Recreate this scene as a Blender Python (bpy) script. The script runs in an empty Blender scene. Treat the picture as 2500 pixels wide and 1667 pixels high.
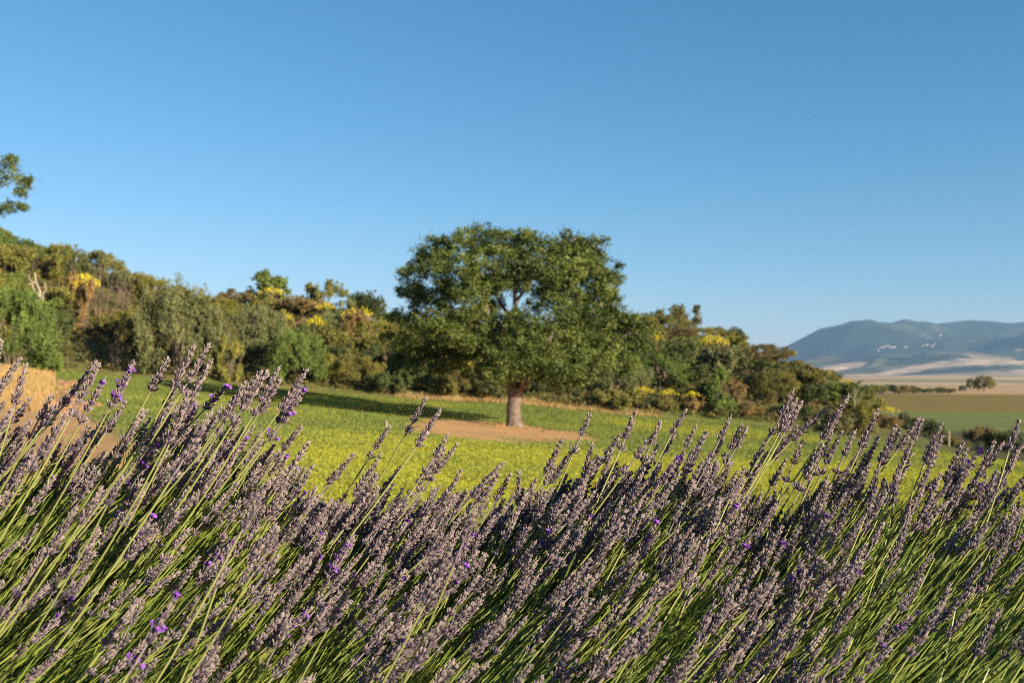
import bpy, math, random
import numpy as np
from mathutils import Vector, Matrix
R = math.radians
rng = np.random.default_rng(7)
random.seed(11)
S = bpy.context.scene
C = S.collection

# ------------------------------------------------------------------ camera, sky, sun, exposure
F, HZ, CX, ZC = 2430.6, 950.0, 1250.0, 1.0       # focal length in photo pixels, horizon row, centre column, eye height
cd = bpy.data.cameras.new('camera'); cam = bpy.data.objects.new('camera', cd); C.objects.link(cam)
cam.location = (0, 0, ZC); cam.rotation_euler = (R(90), 0, 0)
cd.lens = 35; cd.sensor_width = 36; cd.shift_y = (HZ - 833.5) / 2500.0
cd.clip_start = 0.05; cd.clip_end = 40000
cd.dof.use_dof = True; cd.dof.focus_distance = 1.38; cd.dof.aperture_fstop = 9.5
S.camera = cam

SUN_EL, SUN_ROT = R(15.5), R(129)
w = bpy.data.worlds.new('World'); S.world = w; w.use_nodes = True
nt = w.node_tree; sky = nt.nodes.new('ShaderNodeTexSky'); sky.sky_type = 'NISHITA'; sky.sun_disc = False
sky.sun_elevation = SUN_EL; sky.sun_rotation = SUN_ROT; sky.altitude = 0; sky.air_density = 1.0; sky.dust_density = 0.45; sky.ozone_density = 6.3
bg = nt.nodes['Background']; bg.inputs[1].default_value = 0.058
# one even colour response for the whole sky (film-like: more contrast in red than in green and blue)
spl = nt.nodes.new('ShaderNodeSeparateColor'); cmb = nt.nodes.new('ShaderNodeCombineColor'); nt.links.new(sky.outputs[0], spl.inputs[0])
for ch_, (gam, gain) in enumerate(((1.65, .97), (1.1, 1.02), (1.0, .98))):
    a_ = nt.nodes.new('ShaderNodeMath'); a_.operation = 'POWER'; a_.inputs[1].default_value = gam; nt.links.new(spl.outputs[ch_], a_.inputs[0])
    b_ = nt.nodes.new('ShaderNodeMath'); b_.operation = 'MULTIPLY'; b_.inputs[1].default_value = gain; nt.links.new(a_.outputs[0], b_.inputs[0]); nt.links.new(b_.outputs[0], cmb.inputs[ch_])
nt.links.new(cmb.outputs[0], bg.inputs[0])
sl = bpy.data.lights.new('sun', 'SUN'); sl.energy = 5.0; sl.angle = R(0.53); sl.color = (1.0, 0.85, 0.64)
so = bpy.data.objects.new('sun', sl); C.objects.link(so)
sv = Vector((math.sin(SUN_ROT) * math.cos(SUN_EL), math.cos(SUN_ROT) * math.cos(SUN_EL), math.sin(SUN_EL)))
so.rotation_euler = sv.to_track_quat('Z', 'Y').to_euler(); so.location = (20, -20, 30)
vs = S.view_settings; S.display_settings.display_device = 'sRGB'
vs.view_transform = 'Standard'; vs.look = 'None'; vs.gamma = 1; vs.exposure = 1.5; vs.use_curve_mapping = False
S.render.engine = 'CYCLES'
cy = S.cycles
cy.use_denoising = False; cy.pixel_filter_type = 'BLACKMAN_HARRIS'; cy.filter_width = 1.1; cy.max_bounces = 6; cy.diffuse_bounces = 3; cy.glossy_bounces = 2; cy.transmission_bounces = 4
cy.transparent_max_bounces = 6; cy.volume_bounces = 0; cy.use_adaptive_sampling = False
cy.caustics_reflective = False; cy.caustics_refractive = False

# ------------------------------------------------------------------ helpers
def at(px, py, Y):
    return np.array([(px - CX) / F * Y, Y, ZC + (HZ - py) / F * Y])

def sm(a, b, x):
    t = np.clip((x - a) / (b - a), 0, 1); return t * t * (3 - 2 * t)

def mesh(name, v, f, mats=(), smooth=True, attrs=None, fmat=None):
    """v: N x 3; f: list of index arrays of equal width, or one M x k array"""
    v = np.asarray(v, np.float32)
    fs = f if isinstance(f, (list, tuple)) else [f]
    fs = [np.asarray(x, np.int32) for x in fs if len(x)]
    me = bpy.data.meshes.new(name)
    me.vertices.add(len(v)); me.vertices.foreach_set('co', v.ravel())
    li = np.concatenate([x.ravel() for x in fs]); tot = np.concatenate([np.full(len(x), x.shape[1], np.int32) for x in fs])
    me.loops.add(len(li)); me.loops.foreach_set('vertex_index', li)
    me.polygons.add(len(tot)); me.polygons.foreach_set('loop_start', np.concatenate([[0], np.cumsum(tot)[:-1]]).astype(np.int32))
    for m in mats: me.materials.append(m)
    if fmat is not None: me.polygons.foreach_set('material_index', np.asarray(fmat, np.int32))
    me.polygons.foreach_set('use_smooth', np.full(len(tot), smooth))
    for k, (typ, a) in (attrs or {}).items():
        at_ = me.attributes.new(k, typ, 'POINT')
        at_.data.foreach_set('color' if typ == 'FLOAT_COLOR' else 'value', np.asarray(a, np.float32).ravel())
    me.update(calc_edges=True)
    return me

def link(name, me, parent=None, loc=None):
    o = bpy.data.objects.new(name, me); C.objects.link(o)
    if parent: o.parent = parent
    if loc is not None: o.location = loc
    return o

def tag(o, label=None, cat=None, group=None, kind=None):
    if label: o['label'] = label
    if cat: o['category'] = cat
    if group: o['group'] = group
    if kind: o['kind'] = kind
    return o

def tube(pts, rad, sides=6, cap=True):
    pts = np.asarray(pts, float); n = len(pts); rad = np.broadcast_to(np.asarray(rad, float), (n,))
    T = np.gradient(pts, axis=0); T /= np.linalg.norm(T, axis=1)[:, None] + 1e-12
    ref = np.array([0.31, 0.93, 0.2]) if abs(T[0] @ np.array([0.31, 0.93, 0.2])) < .9 else np.array([1., 0, 0])
    A = np.cross(T, ref); A /= np.linalg.norm(A, axis=1)[:, None] + 1e-12; B = np.cross(T, A)
    a = np.arange(sides) * 2 * math.pi / sides
    v = (pts[:, None] + rad[:, None, None] * (np.cos(a)[None, :, None] * A[:, None] + np.sin(a)[None, :, None] * B[:, None])).reshape(-1, 3)
    i = np.arange(n - 1)[:, None] * sides; j = np.arange(sides)[None]; k = (j + 1) % sides
    q = np.stack([i + j, i + k, i + sides + k, i + sides + j], -1).reshape(-1, 4)
    if cap:
        v = np.vstack([v, pts[-1] + T[-1] * rad[-1] * .6]); b = (n - 1) * sides
        q2 = np.stack([b + j[0], b + k[0], np.full(sides, len(v) - 1), np.full(sides, len(v) - 1)], -1)
        return v, q, q2[:, :3]
    return v, q, np.zeros((0, 3), int)

class Bag:
    """collects pieces into one vertex / face list"""
    def __init__(s): s.v, s.q, s.t, s.n, s.c = [], [], [], 0, []
    def add(s, v, q=None, t=None, c=0.0):
        s.v.append(np.asarray(v, float))
        if q is not None and len(q): s.q.append(np.asarray(q) + s.n)
        if t is not None and len(t): s.t.append(np.asarray(t) + s.n)
        s.c.append(np.broadcast_to(np.asarray(c, float), (len(v),))); s.n += len(v)
    def build(s, name, mats, smooth=True):
        f = []
        if s.q: f.append(np.vstack(s.q))
        if s.t: f.append(np.vstack(s.t))
        return mesh(name, np.vstack(s.v), f, mats, smooth, {'tint': ('FLOAT', np.concatenate(s.c))})

# ------------------------------------------------------------------ materials
def newmat(name):
    m = bpy.data.materials.new(name); m.use_nodes = True
    n = m.node_tree.nodes; b = n['Principled BSDF']; b.inputs['Specular IOR Level'].default_value = .25
    return m, m.node_tree, n, b, m.node_tree.links

def mixrgb(nt_, fac, a, b, mode='MIX'):
    x = nt_.nodes.new('ShaderNodeMix'); x.data_type = 'RGBA'; x.blend_type = mode
    for s_, val in ((0, fac), (6, a), (7, b)):
        if hasattr(val, 'links') or isinstance(val, bpy.types.NodeSocket): nt_.links.new(val, x.inputs[s_])
        elif s_ == 0: x.inputs[0].default_value = val
        else: x.inputs[s_].default_value = (*val, 1)
    return x.outputs[2]

def attr(nt_, name, vec=False):
    a = nt_.nodes.new('ShaderNodeAttribute'); a.attribute_name = name
    return a.outputs['Color' if vec else 'Fac']

def noise(nt_, scale, detail=4, rough=.6, coord='Object'):
    t = nt_.nodes.new('ShaderNodeTexCoord'); x = nt_.nodes.new('ShaderNodeTexNoise')
    x.inputs['Scale'].default_value = scale; x.inputs['Detail'].default_value = detail; x.inputs['Roughness'].default_value = rough
    nt_.links.new(t.outputs[coord], x.inputs['Vector']); return x.outputs['Fac']

def ramp(nt_, fac, p0, p1):
    r = nt_.nodes.new('ShaderNodeMapRange'); r.inputs[1].default_value = p0; r.inputs[2].default_value = p1
    nt_.links.new(fac, r.inputs[0]); return r.outputs[0]

def leafmat(name, lo, hi, trans=.3, rough=.55, objcol=False, spec=.25):
    """foliage: colour runs from lo to hi with the leaf's own tint; part of the light passes through"""
    m, t, n, b, L = newmat(name)
    col = mixrgb(t, attr(t, 'tint'), lo, hi)
    if objcol:
        oi = n.new('ShaderNodeObjectInfo'); col = mixrgb(t, 1.0, col, oi.outputs['Color'], 'MULTIPLY')
    L.new(col, b.inputs['Base Color']); b.inputs['Roughness'].default_value = rough; b.inputs['Specular IOR Level'].default_value = spec
    tr = n.new('ShaderNodeBsdfTranslucent'); L.new(col, tr.inputs['Color'])
    mx = n.new('ShaderNodeMixShader'); mx.inputs[0].default_value = trans
    L.new(b.outputs[0], mx.inputs[1]); L.new(tr.outputs[0], mx.inputs[2]); L.new(mx.outputs[0], n['Material Output'].inputs['Surface'])
    return m

def plainmat(name, a, b_, scale, rough=.85, bump=0.0):
    m, t, n, b, L = newmat(name)
    f = ramp(t, noise(t, scale), .3, .7)
    L.new(mixrgb(t, f, a, b_), b.inputs['Base Color']); b.inputs['Roughness'].default_value = rough
    if bump:
        bp = n.new('ShaderNodeBump'); bp.inputs['Strength'].default_value = bump; bp.inputs['Distance'].default_value = .05
        L.new(noise(t, scale * 3), bp.inputs['Height']); L.new(bp.outputs[0], b.inputs['Normal'])
    return m

def groundmat():
    m, t, n, b, L = newmat('ground_cover')
    col = attr(t, 'albedo', True)
    f1 = ramp(t, noise(t, 2.5, 6), .3, .7); f2 = ramp(t, noise(t, .25, 4), .3, .7)
    col = mixrgb(t, 1.0, col, mixrgb(t, f1, (.80, .80, .79), (1.18, 1.17, 1.15)), 'MULTIPLY')
    col = mixrgb(t, 1.0, col, mixrgb(t, f2, (.85, .88, .9), (1.14, 1.10, 1.06)), 'MULTIPLY')
    L.new(col, b.inputs['Base Color']); b.inputs['Roughness'].default_value = .95; b.inputs['Specular IOR Level'].default_value = .08
    bp = n.new('ShaderNodeBump'); bp.inputs['Strength'].default_value = .22; bp.inputs['Distance'].default_value = .05
    L.new(noise(t, 6, 5), bp.inputs['Height']); L.new(bp.outputs[0], b.inputs['Normal'])
    return m

M_ground = groundmat()
M_oak = leafmat('oak_leaf', (.034, .056, .013), (.175, .220, .046), .28, .5)
M_shrub = leafmat('shrub_leaf', (.55, .55, .55), (1.4, 1.4, 1.35), .25, .6, True)
M_broom = leafmat('broom_flower', (.50, .42, .018), (.68, .60, .05), .25, .7)
M_bark = plainmat('oak_bark', (.075, .058, .044), (.20, .16, .125), 5, .9, .9)
M_twig = plainmat('dry_wood', (.095, .072, .052), (.20, .155, .115), 6, .9, .3)
M_pale = plainmat('bleached_wood', (.34, .29, .23), (.50, .43, .34), 6, .9, .3)
M_post = plainmat('weathered_post', (.20, .155, .11), (.32, .26, .185), 12, .9, .4)
M_grass = leafmat('meadow_grass', (.085, .135, .030), (.270, .295, .046), .3, .7)
M_straw = leafmat('dry_straw', (.30, .20, .075), (.50, .36, .15), .3, .8)
M_yel = leafmat('yellow_petal', (.32, .34, .026), (.46, .44, .036), .3, .7)
M_stem = leafmat('lavender_stem', (.125, .165, .042), (.255, .270, .085), .12, .45, spec=.4)
M_blade = leafmat('lavender_blade', (.060, .110, .015), (.290, .345, .068), .22, .42, spec=.4)
M_calyx = leafmat('lavender_calyx', (.038, .025, .064), (.330, .276, .245), .06, .75, spec=.15)
M_petal = leafmat('lavender_petal', (.16, .05, .38), (.30, .11, .50), .25, .6)
M_wood = plainmat('woody_base', (.07, .05, .035), (.16, .12, .085), 30, .9, .4)

# ------------------------------------------------------------------ terrain
GX = np.array([-60, -40, -26, -15, -6, 0, 6, 15, 20, 25, 30, 60.])
GY = np.array([-10, 2.2, 4, 8, 14, 25, 41, 60, 80.])
GZ = np.array([
    [0, 0, 0, 0, 0, 0, 0, 0, 0, 0, 0, 0],
    [0, 0, 0, 0, 0, 0, 0, 0, 0, 0, 0, 0],
    [.4, .3, .2, .1, 0, -.15, -.2, -.3, -.3, -.3, -.3, -.3],
    [1.2, .8, .5, .2, -.15, -.42, -.55, -.7, -.8, -.9, -1, -1],
    [1.6, 1.2, .8, .35, -.10, -.66, -.9, -1.2, -1.4, -1.5, -1.6, -1.8],
    [1.9, 1.5, 1.0, .45, -.15, -.70, -1.0, -1.45, -1.7, -1.9, -2.1, -3.0],
    [2.2, 1.8, 1.3, .62, 0.02, -.60, -1.05, -1.95, -2.3, -2.7, -3.1, -4.6],
    [3.2, 2.6, 2.0, 1.12, .38, .14, -.48, -1.2, -2.0, -2.8, -3.4, -6.0],
    [3.2, 2.8, 2.2, 1.3, .5, .2, -.5, -1.4, -2.3, -3.0, -3.2, -4.0]])
CRX = (np.array([-900, -200, 0, 100, 250, 350, 560, 660, 800, 950, 1100, 1300, 1500, 1600, 1750, 1850, 1950, 2050, 2120, 2200]) - CX) / F * 78
CRZ = (HZ - np.array([560, 590, 610, 640, 680, 718, 755, 755, 775, 820, 820, 810, 808, 826, 850, 880, 915, 962, 1025, 1072.])) / F * 78 + ZC

def lattice(X, Y):
    """smooth lookup in the hand-read height table"""
    def idx(g, x):
        i = np.clip(np.searchsorted(g, x) - 1, 0, len(g) - 2); t = np.clip((x - g[i]) / (g[i + 1] - g[i]), 0, 1); return i, t
    i, t = idx(GX, X); j, u = idx(GY, Y); u = .5 * u + .5 * u * u * (3 - 2 * u)
    a = GZ[j, i] * (1 - t) + GZ[j, i + 1] * t; b = GZ[j + 1, i] * (1 - t) + GZ[j + 1, i + 1] * t
    return a * (1 - u) + b * u

def wav(x, y, s):
    x, y = x / s, y / s
    return (np.sin(x * 1.3 + 1.7 * np.sin(y * .9)) + np.sin(y * 1.7 + 1.3 * np.sin(x * 1.1 + 2)) + np.sin((x + y) * .8 + 1.1)) / 3

FARY = np.array([60, 80, 110, 150, 200, 255, 300, 500, 1000, 2000, 3500, 9000.])
FARZ = np.array([-3.4, -2.9, -2.7, -2.2, -1.5, -.4, .2, 2.4, 8, 22, 44, 90.]) 
def height(X, Y):
    X = np.asarray(X, float); Y = np.asarray(Y, float)
    X = X - 0.0
    near = lattice(X, Y)
    near = near + sm(1.0, -3.0, X + .455 * Y + .5 * wav(X, Y, 1.9)) * sm(26, 36, Y) * sm(60, 50, Y) * (.34 + .10 * wav(X, Y, 1.4))           # grassy bank beside the track
    near = near + .10 * np.exp(-(((X - .1) / 1.3) ** 2 + ((Y - 41) / 1.3) ** 2))         # root mound of the oak
    near = near + .03 * wav(X, Y, .8) * sm(5, 12, Y)
    # the scrub-covered hill
    u = np.clip((Y - 60) / 18, 0, 1); cr = np.interp(X, CRX, CRZ)
    e60 = lattice(X, np.full_like(Y, 60))
    hill = e60 + (np.maximum(cr, e60) - e60) * (u ** .85)
    far = np.interp(Y, FARY, FARZ) - .00004 * np.clip(X - 60, 0, 4000) * np.clip(300 - Y, 0, 300) * .5
    far = far - sm(255, 420, Y) * sm(90, 900, X) * 0 
    back = sm(80, 175, Y)
    hill = hill * (1 - back) + far * back
    hill = hill + .35 * wav(X, Y, 4) * u * sm(105, 85, Y)
    z = np.where(Y < 60, near, hill)
    z = np.where(Y > 175, far, z)
    z = z + sm(300, 1500, Y) * 6 * wav(X, Y, 260)
    return z

radii = np.concatenate([[0.0], 0.5 * 1.0235 ** np.arange(418)])
angs = np.radians(np.concatenate([np.linspace(-180, -42, 40, endpoint=False), np.linspace(-42, 38, 420, endpoint=False), np.linspace(38, 180, 40, endpoint=False)]))
rr, aa = np.meshgrid(radii, angs, indexing='ij')
TX, TY = rr * np.sin(aa), rr * np.cos(aa); TZ = height(TX, TY)
nr, na = TX.shape
i = np.arange(nr - 1)[:, None] * na; j = np.arange(na)[None]; k = (j + 1) % na
TQ = np.stack([i + j, i + na + j, i + na + k, i + k], -1).reshape(-1, 4)
TV = np.stack([TX, TY, TZ], -1).reshape(-1, 3)

def soilmask(X, Y):
    X = np.asarray(X, float); Y = np.asarray(Y, float)
    ring = np.sqrt(((X + .35) / 3.9) ** 2 + ((Y - 37.5) / 6.6) ** 2) + .20 * wav(X, Y, 1.1) + .10 * wav(X + 5, Y, .4)
    a = sm(1.08, .80, ring)
    tr = X + 6.6 + .555 * (Y - 18) + .7 * wav(X, Y, 2.2)                           # dirt track along the bank
    b = sm(.8, -.5, tr) * sm(7, 10, Y) * sm(52, 40, Y)
    c = .8 * sm(.62, .25, np.hypot((X + 9.5) / 2.6, (Y - 39) / 3.5))                                 # bare patch in the meadow
    return a, b, c

def yellowmask(X, Y):
    n = .5 + .5 * wav(X, Y, 1.6); n2 = .5 + .5 * wav(X + 31, Y * 1.3, 3.4)
    a = sm(9, 12, Y) * sm(31, 25, Y) * sm(-6.5, -3, X + .06 * (Y - 20)) * (.55 + .45 * sm(.2, .6, n))
    b = sm(42, 45, Y) * sm(56, 50, Y) * sm(.35, .6, n2) * sm(-16, -8, X) * .5
    c = sm(26, 38, Y) * sm(48, 40, Y) * .25 * sm(.45, .7, n)
    return np.clip(a + b + c, 0, 1)

def landcolour(X, Y, zoneless=False):
    X = np.asarray(X, float); Y = np.asarray(Y, float)
    c = np.zeros(X.shape + (3,))
    def put(mask, col): 
        nonlocal c; mk = np.asarray(mask)[..., None]; c = c * (1 - mk) + np.array(col) * mk
    put(np.ones(X.shape), (.125, .160, .042))
    put(sm(.3, .7, .5 + .5 * wav(X, Y, 3.0)) * .6, (.165, .165, .050))
    put(sm(-3, -10, X) * sm(12, 16, Y) * (.45 + .3 * sm(.3, .7, .5 + .5 * wav(X, Y, 2.6))), (.20, .155, .065))
    put(yellowmask(X, Y) * .75, (.30, .285, .022))
    a, b, d = soilmask(X, Y)
    put(np.maximum(a, d), (.45, .27, .12)); put(b, (.42, .26, .12))
    put(sm(.2, -.8, X + .455 * Y) * sm(26, 31, Y) * sm(60, 52, Y), (.44, .30, .125))          # straw-coloured bank
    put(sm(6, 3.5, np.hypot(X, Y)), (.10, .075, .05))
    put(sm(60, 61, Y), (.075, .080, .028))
    put(sm(84, 92, Y), (.150, .180, .050)); put(sm(84, 92, Y) * sm(.35, .85, .5 + .5 * wav(X, Y * .6, 9)) * .5, (.165, .17, .06))
    put(sm(148, 156, Y), (.200, .148, .040))
    tan = sm(262, 285, Y + .18 * (X - 75)); put(tan, (.44, .305, .165))
    put(sm(480, 620, Y) * sm(.42, .56, .5 + .5 * wav(X + 90, Y * .9, 120)), (.25, .23, .13)); put(sm(480, 620, Y) * sm(.60, .66, .5 + .5 * wav(X * 1.3 + 40, Y * .8 + 300, 85)), (.50, .36, .22))
    put(sm(1500, 1700, Y) * sm(.4, .55, .5 + .5 * wav(X, Y * .6, 330)), (.10, .105, .06))
    return c

TC = landcolour(TV[:, 0], TV[:, 1])
cen = TV[TQ].mean(1); cx_, cy_ = cen[:, 0], cen[:, 1]; sa, sb, sc_ = soilmask(cx_, cy_)
zone = np.full(len(TQ), 0)                                    # 0 meadow
zone[np.maximum(sa, sc_) > .5] = 1
zone[(sb > .5)] = 2
zone[(cx_ + .455 * cy_ < -.3) & (cy_ > 28) & (cy_ < 58)] = 3
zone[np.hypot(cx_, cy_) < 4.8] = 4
zone[(cy_ >= 60.3) & (cy_ < 88)] = 5
zone[(cy_ >= 88) & (cy_ < 152)] = 6
zone[(cy_ >= 152) & (cy_ + .18 * (cx_ - 75) < 272)] = 7
zone[(cy_ >= 152) & (cy_ + .18 * (cx_ - 75) >= 272)] = 8
zone[(cy_ < -3)] = 8
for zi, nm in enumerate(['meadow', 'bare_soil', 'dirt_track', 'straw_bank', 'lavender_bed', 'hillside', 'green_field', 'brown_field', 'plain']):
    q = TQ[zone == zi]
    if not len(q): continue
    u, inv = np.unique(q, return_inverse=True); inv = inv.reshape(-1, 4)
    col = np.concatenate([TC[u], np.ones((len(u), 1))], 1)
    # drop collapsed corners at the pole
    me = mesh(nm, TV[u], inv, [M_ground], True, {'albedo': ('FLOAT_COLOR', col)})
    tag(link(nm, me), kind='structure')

# ------------------------------------------------------------------ far mountain range
def mountain():
    px = np.linspace(1350, 4300, 420); Y = np.linspace(3300, 8000, 150)
    RP = np.array([1350, 1800, 1860, 1915, 1960, 2010, 2050, 2110, 2140, 2200, 2260, 2330, 2370, 2420, 2470, 2500, 2600, 2800, 3100, 3500, 4300])
    RY = np.array([945, 895, 878, 856, 832, 806, 796, 798, 803, 801, 796, 789, 783, 784, 787, 783, 775, 790, 800, 850, 930.])
    P, YY = np.meshgrid(px, Y, indexing='ij')
    X = (P - CX) / F * 6600
    rpy = np.interp(P, RP, RY)
    t = np.clip((YY - 3300) / 3300, 0, 1)
    prof = .26 * sm(0, .34, t) * (1 - t) + .20 * sm(.15, .6, t) * (1 - t) + np.clip(t, 0, 1) ** 1.9 * .999
    prof = np.minimum(prof, 1)
    pyt = 919 - (919 - rpy) * prof
    z = ZC + (HZ - pyt) / F * YY
    back = sm(6600, 8000, YY); z = z * (1 - back) + 20 * back
    n = 0
    for s_, a_ in ((900, 30), (420, 17), (190, 8), (80, 3.2)):
        n = n + 2.4 * a_ * wav(X + 3 * s_, YY * 1.1 + s_, s_ / 2.2)
    z = z + n * sm(.1, .5, t) * sm(1.0, .9, t) + n * .20 * sm(.85, 1, t)
    z = np.where(t < .02, z - 20, z)
    V = np.stack([X, YY, z], -1).reshape(-1, 3)
    ni, nj = P.shape; i = np.arange(ni - 1)[:, None] * nj; j = np.arange(nj - 1)[None]
    Q = np.stack([i + j, i + nj + j, i + nj + j + 1, i + j + 1], -1).reshape(-1, 4)
    hz_ = (z - ZC) / YY * F
    c = np.zeros(z.shape + (3,)); c[:] = (.022, .036, .024)
    def put(m, col):
        nonlocal c; m = np.clip(m, 0, 1)[..., None]; c = c * (1 - m) + np.array(col) * m
    put(sm(.45, .75, .5 + .5 * wav(X, YY * .8, 130)) * .7, (.055, .070, .036)); put(sm(.55, .7, .5 + .5 * wav(X + 700, YY * .7, 75)) * .6, (.020, .030, .016))
    band = sm(.50, .34, t)
    fld = .5 + .5 * wav(X * .8 + 200, YY * 1.2, 120)
    put(band * sm(.52, .60, fld), (.50, .37, .235))
    put(band * sm(.32, .44, fld) * sm(.5, .44, fld), (.17, .16, .085))
    put(sm(.20, .12, t) * .9, (.40, .29, .19))
    for (qx, qt, wx, wt) in ((2505, .62, 22, .02), (2420, .58, 12, .012), (2490, .5, 45, .022), (2210, .55, 10, .008), (2400, .68, 16, .008), (2450, .44, 60, .02)):
        put(sm(1.1, .7, np.hypot((P - qx) / wx, (t - qt - (P - qx) * .0006) / wt)), (.44, .33, .23))
    col = np.concatenate([c.reshape(-1, 3), np.ones((V.shape[0], 1))], 1)
    m, tt, n_, b, L = newmat('mountain_cover')
    cc = attr(tt, 'albedo', True); f = ramp(tt, noise(tt, .012, 6, .65), .35, .65)
    L.new(mixrgb(tt, 1.0, cc, mixrgb(tt, f, (.6, .6, .62), (1.3, 1.3, 1.25)), 'MULTIPLY'), b.inputs['Base Color']); b.inputs['Roughness'].default_value = 1; b.inputs['Specular IOR Level'].default_value = 0
    me = mesh('mountain', V, Q, [m], True, {'albedo': ('FLOAT_COLOR', col)})
    tag(link('mountain', me), kind='structure')
    def surf(qx, qy):
        """the first mountain point seen at that pixel"""
        ii = int(np.argmin(abs(px - qx))); YYr = YY[ii]; pyr = HZ - (z[ii] - ZC) / YYr * F * 1.0
        # true pixel column drifts with depth; solve along the column at that depth
        best = None
        for jj in range(len(Y)):
            xx = (qx - CX) / F * Y[jj]; i2 = int(np.argmin(abs(X[:, jj] - xx))); py = HZ - (z[i2, jj] - ZC) / Y[jj] * F
            if py <= qy: return np.array([xx, Y[jj], z[i2, jj]])
        return None
    return surf
msurf = mountain()

# haze: one closed box of even thin air round everything
def haze():
    x, y0, y1, z0, z1 = 9000, -8900, 9000, -12, 620
    v = [(-x, y0, z0), (x, y0, z0), (x, y1, z0), (-x, y1, z0), (-x, y0, z1), (x, y0, z1), (x, y1, z1), (-x, y1, z1)]
    q = [(0, 3, 2, 1), (4, 5, 6, 7), (0, 1, 5, 4), (1, 2, 6, 5), (2, 3, 7, 6), (3, 0, 4, 7)]
    m = bpy.data.materials.new('haze_air'); m.use_nodes = True; n = m.node_tree.nodes; n.remove(n['Principled BSDF'])
    pv = n.new('ShaderNodeVolumePrincipled'); pv.inputs['Color'].default_value = (.31, .57, .93, 1); pv.inputs['Density'].default_value = 7.0e-5; pv.inputs['Anisotropy'].default_value = 0.0
    m.node_tree.links.new(pv.outputs[0], n['Material Output'].inputs['Volume'])
    tag(link('haze', mesh('haze', v, np.array(q), [m], False)), kind='stuff')
haze()

# ------------------------------------------------------------------ foliage
def leafcloud(centres, radii3, n_sub, n_leaf, size, sub_r, rs, shell=.65, up=.35, flat=.8):
    """leaf-sized diamonds in sprays: clumps -> sprays -> leaves. Returns verts, quads, tint"""
    centres = np.asarray(centres, float); radii3 = np.asarray(radii3, float)
    K = len(centres); ci = np.repeat(np.arange(K), n_sub); N = len(ci)
    d = rs.normal(size=(N, 3)); d /= np.linalg.norm(d, axis=1)[:, None]
    r = shell + (1 - shell) * rs.random(N); r *= np.where(rs.random(N) < .22, rs.random(N), 1.0)
    sp = centres[ci] + d * r[:, None] * radii3[ci]
    sub = sub_r * rs.uniform(.6, 1.35, N)
    M = N * n_leaf; si = np.repeat(np.arange(N), n_leaf)
    o = rs.normal(size=(M, 3)) * .55; o[:, 2] *= flat
    p = sp[si] + o * sub[si][:, None]
    nrm = rs.normal(size=(M, 3)) * .75 + d[si] * .6 + np.array([0, 0, up]); nrm /= np.linalg.norm(nrm, axis=1)[:, None]
    t = np.cross(nrm, rs.normal(size=(M, 3))); t /= np.linalg.norm(t, axis=1)[:, None] + 1e-9; b = np.cross(nrm, t)
    s = size * rs.uniform(.65, 1.35, M)[:, None]
    v = np.stack([p - t * s * .5, p + b * s * .30 + nrm * s * .06, p + t * s * .5, p - b * s * .30 + nrm * s * .06], 1).reshape(-1, 3)
    q = np.arange(4 * M).reshape(-1, 4)
    tint = np.clip(.45 + .19 * rs.normal(size=K)[ci][si] + .2 * rs.normal(size=N)[si] + .13 * rs.normal(size=M), 0, 1)
    return v, q, np.repeat(tint, 4)

def twigs(n, h, spread, r0, rs, lean=0.0, sub=4):
    """bare branching stems from the base"""
    b = Bag()
    for _ in range(n):
        a = rs.uniform(0, 2 * math.pi); e = rs.uniform(.2, 1) * spread; L_ = h * rs.uniform(.65, 1.05)
        tip = np.array([math.cos(a) * e + lean, math.sin(a) * e, L_]); s0 = np.array([math.cos(a), math.sin(a), 0]) * .08 * rs.random()
        m1 = s0 * .6 + tip * .4 + rs.normal(size=3) * .06 * h
        ts = np.linspace(0, 1, 6)[:, None]; pts = (1 - ts) ** 2 * s0 + 2 * ts * (1 - ts) * m1 + ts ** 2 * tip
        b.add(*tube(pts, np.linspace(r0, r0 * .3, 6), 4), c=rs.random())
        for _ in range(sub):
            k = rs.integers(2, 5); d = rs.normal(size=3) * .6 + np.array([math.cos(a) * .5, math.sin(a) * .5, .9]); d /= np.linalg.norm(d)
            e_ = pts[k] + d * h * rs.uniform(.15, .38)
            mid = (pts[k] + e_) / 2 + rs.normal(size=3) * .03 * h
            b.add(*tube(np.array([pts[k], mid, e_]), [r0 * .5, r0 * .35, r0 * .18], 3), c=rs.random())
    return b

# the oak -----------------------------------------------------------------
def limbpath(pts, rad, n=9, seed=0, wob=.06, sides=8):
    pts = np.asarray(pts, float); s = np.concatenate([[0], np.cumsum(np.linalg.norm(np.diff(pts, axis=0), axis=1))]); s /= s[-1]
    t = np.linspace(0, 1, n); rs = np.random.default_rng(seed)
    P = np.stack([np.interp(t, s, pts[:, i]) for i in range(3)], 1)
    for _ in range(2): P[1:-1] = .25 * P[:-2] + .5 * P[1:-1] + .25 * P[2:]
    P[1:-1] += rs.normal(size=(n - 2, 3)) * wob
    return tube(P, np.interp(t, [0, 1], rad), sides)

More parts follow.
